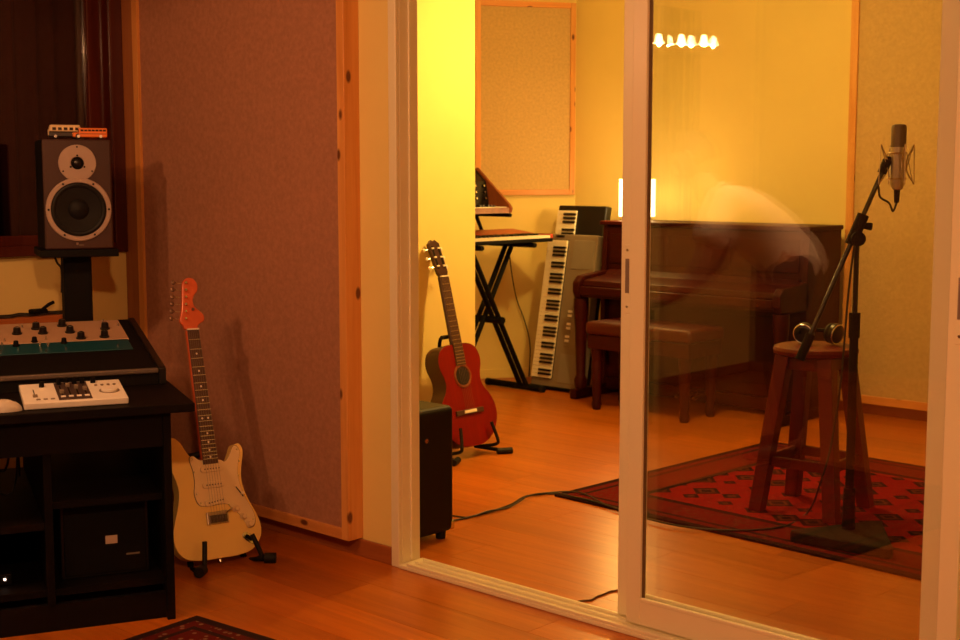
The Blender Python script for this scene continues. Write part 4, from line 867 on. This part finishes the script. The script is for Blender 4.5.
# under the desk
t = thing('computer_tower', 'black computer tower with a small pale label under the desk', 'computer', DM @ Matrix.Translation((-0.25, 0.16, 0.1205)))
MB().box((-0.13, 0, 0), (0.13, 0.45, 0.235)).build('case', BLACKG, t, bevel=0.004)
MB().box((-0.12, -0.006, 0.01), (0.12, 0.0, 0.225)).build('front_panel', BLACK, t, bevel=0.002)
MB().box((0.0, -0.0075, 0.10), (0.035, -0.0055, 0.125)).build('label_plate', plain('pale_label', (0.6, 0.5, 0.42), 0.5), t)
MB().box((0.06, -0.0075, 0.06), (0.10, -0.0055, 0.065)).build('drive_slot', GREYP, t)
t = thing('power_strip', 'black power strip with a tiny pilot light under the desk', 'power strip', DM @ Matrix.Translation((-0.72, 0.20, 0.1205)))
MB().box((-0.2, -0.03, 0), (0.2, 0.03, 0.035)).build('housing', BLACK, t, bevel=0.004)
for i in range(6): MB().cyl((-0.16 + i * 0.055, 0, 0.034), (-0.16 + i * 0.055, 0, 0.0365), 0.02, seg=16).build('socket', BLACKG, t)
MB().cyl((0.18, -0.028, 0.02), (0.18, -0.033, 0.02), 0.004, seg=8).build('pilot_light', emit('led_white', (1.0, 0.75, 0.6), 3.0), t)
for i in range(12):
    x0 = -0.95 + random.random() * 0.45; pts = [DM @ Vector((x0, 0.85, 0.40 + 0.15 * random.random()))]
    for k in range(6):
        x0 = min(-0.46, max(-0.97, x0 + random.uniform(-0.16, 0.16))); pts.append(DM @ Vector((x0, 0.15 + random.random() * 0.6, random.uniform(0.33, 0.52))))
    o = MB().tube(pts, 0.0035, 6, 5).build('tangled_cable', CABLE, smooth=True)
    tag(o, 'black cable in the dark tangle on the shelf under the desk', 'cable', 'black cables tangled under the desk')

# ================================================================== loudspeaker on its stand
SPB = Vector((-4.309, 2.497, 0)); SYAW = R(66)
sd = Vector((-math.sin(SYAW), math.cos(SYAW), 0))          # backward
z0, z1 = 1.066, 1.456; SW = 0.118
t = thing('loudspeaker', 'brown fronted studio loudspeaker with grey driver rings on a black stand', 'loudspeaker', TR((SPB.x, SPB.y, z0), SYAW))
sh = z1 - z0
MB().box((-SW, 0.012, 0), (SW, 0.30, sh)).build('cabinet', BLACK, t, bevel=0.004)
MB().box((-SW, -0.006, 0), (SW, 0.012, sh)).build('front_baffle', wood('baffle_brown', (0.038, 0.009, 0.005), (0.030, 0.007, 0.004), (20, 20, 4), 0.55), t, bevel=0.006)
ring = plain('speaker_ring_grey', (0.36, 0.27, 0.225), 0.5)
tz, wz = sh - 0.084, sh - 0.248
k = MB().lathe((0, -0.006, tz), (0, -1, 0), [(0, 0.065), (0.004, 0.065), (0.006, 0.063), (0.006, 0.024), (0.002, 0.02)], 40).build('tweeter_plate', ring, t, smooth=True)
MB().sphere((0, -0.008, tz), 0.0175, (1, 0.55, 1), 20).build('tweeter_dome', BLACKG, k, smooth=True)
MB().torus((0, -0.012, tz), (0, 1, 0), 0.019, 0.003, 24, 6).build('tweeter_surround', BLACK, k, smooth=True)
for a_ in (90, 210, 330):
    d = Vector((math.cos(R(a_)), 0, math.sin(R(a_)))); p = Vector((0, -0.012, tz))
    MB().cyl(p + d * 0.027, p + d * 0.027 + Vector((0, -0.002, 0)), 0.0035, seg=8).build('screw', BLACK, k)
    MB().cyl(p + d * 0.057, p + d * 0.057 + Vector((0, -0.002, 0)), 0.0032, seg=8).build('screw', BLACK, k)
k = MB().lathe((0, -0.006, wz), (0, -1, 0), [(0, 0.113), (0.006, 0.113), (0.009, 0.110), (0.009, 0.097), (0.004, 0.094)], 48, cap=False).build('woofer_ring', ring, t, smooth=True)
MB().torus((0, -0.010, wz), (0, 1, 0), 0.087, 0.009, 48, 8).build('woofer_surround', RUBBER, k, smooth=True)
MB().lathe((0, -0.0135, wz), (0, 1, 0), [(0.0, 0.088), (0.004, 0.06), (0.0065, 0.036), (0.003, 0.033), (-0.003, 0.02), (-0.006, 0.001)], 40, cap=False).build('woofer_cone', plain('charcoal_cone', (0.006, 0.005, 0.005), 0.6, spec=0.2), k, smooth=True)
for i in range(6):
    a_ = i * PI / 3; d = Vector((math.cos(a_), 0, math.sin(a_))); p = Vector((0, -0.015, wz)) + d * 0.1035
    MB().cyl(p, p + Vector((0, -0.002, 0)), 0.004, seg=8).build('screw', BLACK, k)
MB().box((-0.012, -0.0075, 0.016), (-0.004, -0.0055, 0.024)).build('maker_badge', CHROME, t); MB().box((-0.002, -0.0075, 0.014), (0.014, -0.0055, 0.0165)).build('badge_line', GREYP, t)
t = thing('speaker_stand', 'black column stand behind the desk carrying the loudspeaker', 'speaker stand', TR((SPB.x + sd.x * 0.14, SPB.y + sd.y * 0.14, 0), SYAW))
MB().box((-0.135, -0.15, 1.038), (0.135, 0.15, 1.065)).build('top_plate', BLACK, t, bevel=0.003)
MB().box((-0.05, -0.05, 0.02), (0.05, 0.05, 1.038)).build('column', BLACK, t, bevel=0.006)
MB().box((-0.15, -0.10, 0.0), (0.15, 0.17, 0.02)).build('base_plate', BLACK, t, bevel=0.004)
MB().tube([(-0.075, 0.02, 1.038), (-0.066, 0.0, 1.01), (-0.052, 0.0, 0.985), (-0.053, 0.01, 0.9)], 0.004, 6, 4).build('speaker_lead', CABLE, t, smooth=True)
# toy buses on the loudspeaker
SM = TR((SPB.x, SPB.y, z1 + 0.0015), SYAW)
GLD = plain('toy_window_dark', (0.03, 0.018, 0.014), 0.2)
def toy_bus(label, M, L, Wd, parts, wheels, wheel_mat):
    t = thing('toy_bus', label, 'toy bus', M)
    for n, a_, b_, m_, bv in parts: MB().box(a_, b_).build(n, m_, t, bevel=bv, seg=3)
    for x_ in wheels:
        for s in (-1, 1):
            w_ = MB().cyl((x_, s * Wd / 2 - 0.004 * (s + 1) + 0.003, 0.0095), (x_, s * Wd / 2 - 0.004 * (s - 1) * -1 * -1 - 0.003 * s, 0.0095), 0.0095, seg=16).build('wheel', RUBBER, t, smooth=True)
            MB().cyl((x_, s * (Wd / 2 + 0.0005), 0.0095), (x_, s * (Wd / 2 + 0.002), 0.0095), 0.0055, seg=12).build('hubcap', wheel_mat, w_, smooth=True)
    return t
TC = plain('toy_cream', (0.72, 0.58, 0.34), 0.3); TB = plain('toy_black', (0.02, 0.015, 0.015), 0.3); TO = plain('toy_orange', (0.78, 0.20, 0.03), 0.3); TOD = plain('toy_orange_stripe', (0.20, 0.05, 0.012), 0.4)
vw = [('lower_body', (-0.056, -0.021, 0.006), (0.056, 0.021, 0.027), TB, 0.005), ('upper_body', (-0.054, -0.020, 0.026), (0.054, 0.020, 0.046), TC, 0.006), ('roof', (-0.051, -0.018, 0.044), (0.051, 0.018, 0.050), TC, 0.003), ('front_panel', (-0.0575, -0.017, 0.012), (-0.054, 0.017, 0.034), TC, 0.003)]
for i in range(5): vw.append(('window', (-0.044 + i * 0.0195, -0.0208, 0.031), (-0.031 + i * 0.0195, 0.0208, 0.041), GLD, 0.001))
toy_bus('black and cream toy bus parked on top of the loudspeaker', SM @ Matrix.Translation((-0.033, 0.055, 0)), 0.112, 0.042, vw, (-0.034, 0.034), CHROME)
sb = [('body', (-0.040, -0.019, 0.006), (0.058, 0.019, 0.039), TO, 0.004), ('bonnet', (-0.060, -0.015, 0.006), (-0.038, 0.015, 0.023), TO, 0.004), ('side_stripe', (-0.036, -0.0196, 0.017), (0.055, 0.0196, 0.0195), TOD, 0), ('windscreen', (-0.0408, -0.013, 0.025), (-0.038, 0.013, 0.035), GLD, 0)]
for i in range(7): sb.append(('window', (-0.034 + i * 0.0128, -0.0197, 0.027), (-0.0235 + i * 0.0128, 0.0197, 0.0335), GLD, 0.0005))
toy_bus('orange toy school bus parked in front of the cream one', SM @ Matrix.Translation((0.050, 0.022, 0)), 0.118, 0.038, sb, (-0.042, 0.035), WHITEP)
# low wooden ledge under the window
o = MB().box((LX, 2.30, 0.742), (LX + 0.10, 2.745, 0.785)).build('wooden_ledge', wood('orange_ledge', (0.55, 0.17, 0.05), (0.42, 0.12, 0.03), (20, 2, 20), 0.4), bevel=0.003)
tag(o, 'narrow orange wooden ledge on the wall below the window', 'shelf')
for i in range(3):
    p0_ = [(LX + 0.02 + 0.025 * i + 0.006 * math.sin(3.1 * k + i), 2.315 + k * 0.036 + 0.006 * i, 0.7905 + 0.003 * (k % 3 == i)) for k in range(12)]
    tag(MB().tube(p0_, 0.0045, 6, 4).build('ledge_cable', CABLE, smooth=True), 'black cable lying along the %s of the orange ledge under the window' % ('wall side', 'middle', 'front edge')[i], 'cable', 'cables on the ledge')
t = thing('desk_clamp', 'small dark clip lying on the orange ledge under the window', 'clip', Matrix.Translation((LX + 0.06, 2.60, 0.794)) @ Matrix.Rotation(R(90), 4, 'Z'))
MB().box((-0.045, -0.02, 0), (0.02, 0.02, 0.018)).build('body', BLACK, t, bevel=0.006); MB().tube([(0.0, 0, 0.01), (0.03, 0, 0.03), (0.055, 0, 0.04)], 0.007, 8, 3).build('lever', BLACK, t, smooth=True)

# ================================================================== person at the desk (seen reflected in the glass)
def skin_mesh(name, chains, mat, sub=2):
    """chains: list of [(pos, radius), ...]; a chain starting with an index tuple ('j', n) continues from vertex n"""
    vs_, es, rs = [], [], []
    for ch in chains:
        prev = None
        for item in ch:
            if isinstance(item, int): prev = item; continue
            vs_.append(item[0]); rs.append(item[1])
            if prev is not None: es.append((prev, len(vs_) - 1))
            prev = len(vs_) - 1
    me = bpy.data.meshes.new(name); me.from_pydata(vs_, es, [])
    o = bpy.data.objects.new(name + '_tmp', me); COL.objects.link(o)
    sk = o.modifiers.new('s', 'SKIN'); sk.use_smooth_shade = True
    for i, r_ in enumerate(rs):
        v = me.skin_vertices[0].data[i]; v.radius = r_ if isinstance(r_, tuple) else (r_, r_); v.use_root = (i == 0)
    sb_ = o.modifiers.new('d', 'SUBSURF'); sb_.levels = sub; sb_.render_levels = sub
    dg = bpy.context.evaluated_depsgraph_get(); dg.update()
    m2 = bpy.data.meshes.new_from_object(o.evaluated_get(dg)); m2.name = name
    bpy.data.objects.remove(o); m2.materials.clear(); m2.materials.append(mat)
    for p in m2.polygons: p.use_smooth = True
    return m2
PR = Vector((-3.175, 0.672, 0.009))
PMx = Matrix(((E2.x, E1.x, 0, PR.x), (E2.y, E1.y, 0, PR.y), (0, 0, 1, 0), (0, 0, 0, 1)))   # local x = forward, y = person's right
PMx = Matrix.Translation(PR) @ Matrix.Rotation(math.atan2(E2.y, E2.x), 4, 'Z')             # local x = forward, y = person's left
t = thing('person', 'person in a white t-shirt bending over the desk, mirrored in the door glass', 'person', PMx)
SKIN = plain('warm_skin', (0.62, 0.34, 0.22), 0.5, var=0.04)
def v3(x, y, z): return (x, y, z)
chains = [[(v3(0, 0, 0.92), (0.12, 0.10)), (v3(0.13, 0, 1.05), (0.13, 0.10)), (v3(0.27, 0, 1.16), (0.14, 0.11)), (v3(0.37, 0, 1.225), (0.10, 0.085)), (v3(0.42, 0, 1.29), 0.052), (v3(0.455, 0, 1.35), 0.055)]]
n0 = 6
for s in (-1, 1):            # arms; s = -1 is the right arm (towards the door)
    chains.append([2, (v3(0.31, s * 0.17, 1.165), 0.062), (v3(0.345, s * 0.225, 1.03), 0.047), (v3(0.385, s * 0.245, 0.90), 0.041), (v3(0.475, s * 0.215, 0.80), 0.037), (v3(0.555, s * 0.185, 0.74), 0.027), (v3(0.595, s * 0.175, 0.715), (0.036, 0.018)), (v3(0.63, s * 0.17, 0.705), (0.036, 0.014))])
base_i = [n0 + 6, n0 + 13]   # last palm vertex of each arm
for a_, s in ((0, -1), (1, 1)):
    for j, (off_, ln) in enumerate(((-0.030, 0.062), (-0.010, 0.074), (0.010, 0.070), (0.029, 0.054))):
        y_ = s * 0.17 + off_
        chains.append([base_i[a_], (v3(0.652, y_, 0.708), 0.0095), (v3(0.652 + ln * 0.45, y_ + off_ * 0.15, 0.711), 0.0085), (v3(0.652 + ln * 0.8, y_ + off_ * 0.2, 0.700), 0.0075), (v3(0.652 + ln, y_ + off_ * 0.22, 0.688), 0.006)])
    th_ = 1 if s < 0 else -1
    chains.append([base_i[a_] - 1, (v3(0.610, s * 0.17 + th_ * 0.040, 0.706), 0.011), (v3(0.635, s * 0.17 + th_ * 0.060, 0.699), 0.010), (v3(0.660, s * 0.17 + th_ * 0.068, 0.691), 0.0085)])
for s in (-1, 1):
    chains.append([0, (v3(-0.01, s * 0.10, 0.86), 0.095), (v3(0.01, s * 0.115, 0.68), 0.08), (v3(0.03, s * 0.12, 0.48), 0.058), (v3(0.005, s * 0.125, 0.30), 0.055), (v3(-0.03, s * 0.13, 0.10), 0.038), (v3(-0.02, s * 0.13, 0.05), 0.036), (v3(0.09, s * 0.14, 0.035), (0.035, 0.025)), (v3(0.15, s * 0.145, 0.03), (0.03, 0.018))])
link('body', skin_mesh('body', chains, SKIN, 2), t)
shirt = [[(v3(-0.04, 0, 0.80), (0.172, 0.15)), (v3(0.0, 0, 0.92), (0.170, 0.15)), (v3(0.10, 0, 1.03), (0.172, 0.158)), (v3(0.22, 0, 1.125), (0.168, 0.15)), (v3(0.335, 0, 1.205), (0.125, 0.11)), (v3(0.39, 0, 1.25), (0.078, 0.078))]]
for s in (-1, 1): shirt.append([3, (v3(0.300, s * 0.165, 1.165), 0.098), (v3(0.33, s * 0.218, 1.07), 0.090), (v3(0.352, s * 0.238, 0.985), 0.084)])
sm2 = skin_mesh('t_shirt', shirt, plain('white_cotton', (0.88, 0.85, 0.78), 0.9, spec=0.1, bmp=0.2), 2)
so = link('t_shirt', sm2, t)
tx = bpy.data.textures.new('folds', 'CLOUDS'); tx.noise_scale = 0.07
dm_ = so.modifiers.new('folds', 'DISPLACE'); dm_.texture = tx; dm_.strength = 0.018; dm_.mid_level = 0.5
tr_ = [[(v3(-0.005, 0, 1.0), (0.158, 0.128)), (v3(-0.015, 0, 0.88), (0.162, 0.13))]]
for s in (-1, 1): tr_.append([1, (v3(-0.01, s * 0.105, 0.80), 0.110), (v3(0.012, s * 0.118, 0.66), 0.096), (v3(0.032, s * 0.122, 0.48), 0.078), (v3(0.005, s * 0.127, 0.30), 0.074), (v3(-0.025, s * 0.132, 0.09), 0.066)])
link('trousers', skin_mesh('trousers', tr_, plain('dark_denim', (0.03, 0.028, 0.04), 0.9), 2), t)
for s in (-1, 1): link('shoe', skin_mesh('shoe', [[(v3(-0.06, s * 0.13, 0.042), (0.042, 0.042)), (v3(0.03, s * 0.135, 0.046), (0.045, 0.045)), (v3(0.12, s * 0.142, 0.036), (0.046, 0.034)), (v3(0.19, s * 0.147, 0.030), (0.036, 0.028))]], plain('dark_leather_shoe', (0.05, 0.03, 0.02), 0.5), 2), t)
# head: looks down at the tray
HM = Matrix.Translation((0.475, 0, 1.40)) @ Matrix.Rotation(R(38), 4, 'Y')
hd_ = MB(); bmesh.ops.create_uvsphere(hd_.bm, u_segments=32, v_segments=24, radius=1.0)
for v in hd_.bm.verts:
    x_, y_, z_ = v.co; w_ = 1.0 - 0.22 * max(0, -z_) ** 1.5
    X_ = x_ * 0.098 * (1.0 if x_ < 0 else 0.95) * (0.94 if z_ < -0.3 else 1); Y_ = y_ * 0.076 * w_; Z_ = z_ * 0.118
    if x_ > 0.2 and z_ < -0.55: X_ += 0.012 * (1 - abs(y_))                     # chin
    if x_ > 0.5 and abs(y_) < 0.22 and -0.25 < z_ < 0.12: X_ += 0.020 * (1 - abs(y_) / 0.22) * (0.4 + (0.12 - z_))   # nose
    if x_ > 0.5 and 0.0 < z_ < 0.22 and 0.22 < abs(y_) < 0.55: X_ -= 0.007          # eye sockets
    v.co = HM @ Vector((X_, Y_, Z_))
h_ = hd_.build('head', SKIN, t, smooth=True)
for s in (-1, 1):
    MB().sphere(HM @ Vector((0.080, s * 0.030, 0.012)), 0.011, seg=12).build('eye', plain('eye_white', (0.8, 0.78, 0.72), 0.2), h_, smooth=True)
    MB().sphere(HM @ Vector((0.0895, s * 0.030, 0.012)), 0.0045, seg=8).build('iris', BLACKG, h_, smooth=True)
    MB().tube([HM @ Vector((0.0, s * 0.075, 0.03)), HM @ Vector((-0.022, s * 0.088, 0.025)), HM @ Vector((-0.020, s * 0.086, -0.012)), HM @ Vector((0.0, s * 0.075, -0.035))], 0.0075, 8, 4).build('ear', SKIN, h_, smooth=True)
MB().tube([HM @ Vector((0.082, -0.026, -0.062)), HM @ Vector((0.093, 0, -0.060)), HM @ Vector((0.082, 0.026, -0.062))], 0.006, 8, 4).build('mouth', plain('lip', (0.45, 0.16, 0.12), 0.5), h_, smooth=True)
hr = MB(); bmesh.ops.create_uvsphere(hr.bm, u_segments=28, v_segments=20, radius=1.0)
for v in hr.bm.verts:
    x_, y_, z_ = v.co; k = 1.0 + 0.03 * math.sin(9 * y_ + 5 * z_)
    v.co = HM @ Vector((x_ * 0.104 * k - 0.016, y_ * 0.083 * k, max(z_, -0.55 if x_ < 0 else 0.25 + 0.3 * x_) * 0.124 + 0.010))
hr.build('hair', plain('dark_brown_hair', (0.025, 0.014, 0.010), 0.6, bmp=0.3), t, smooth=True)
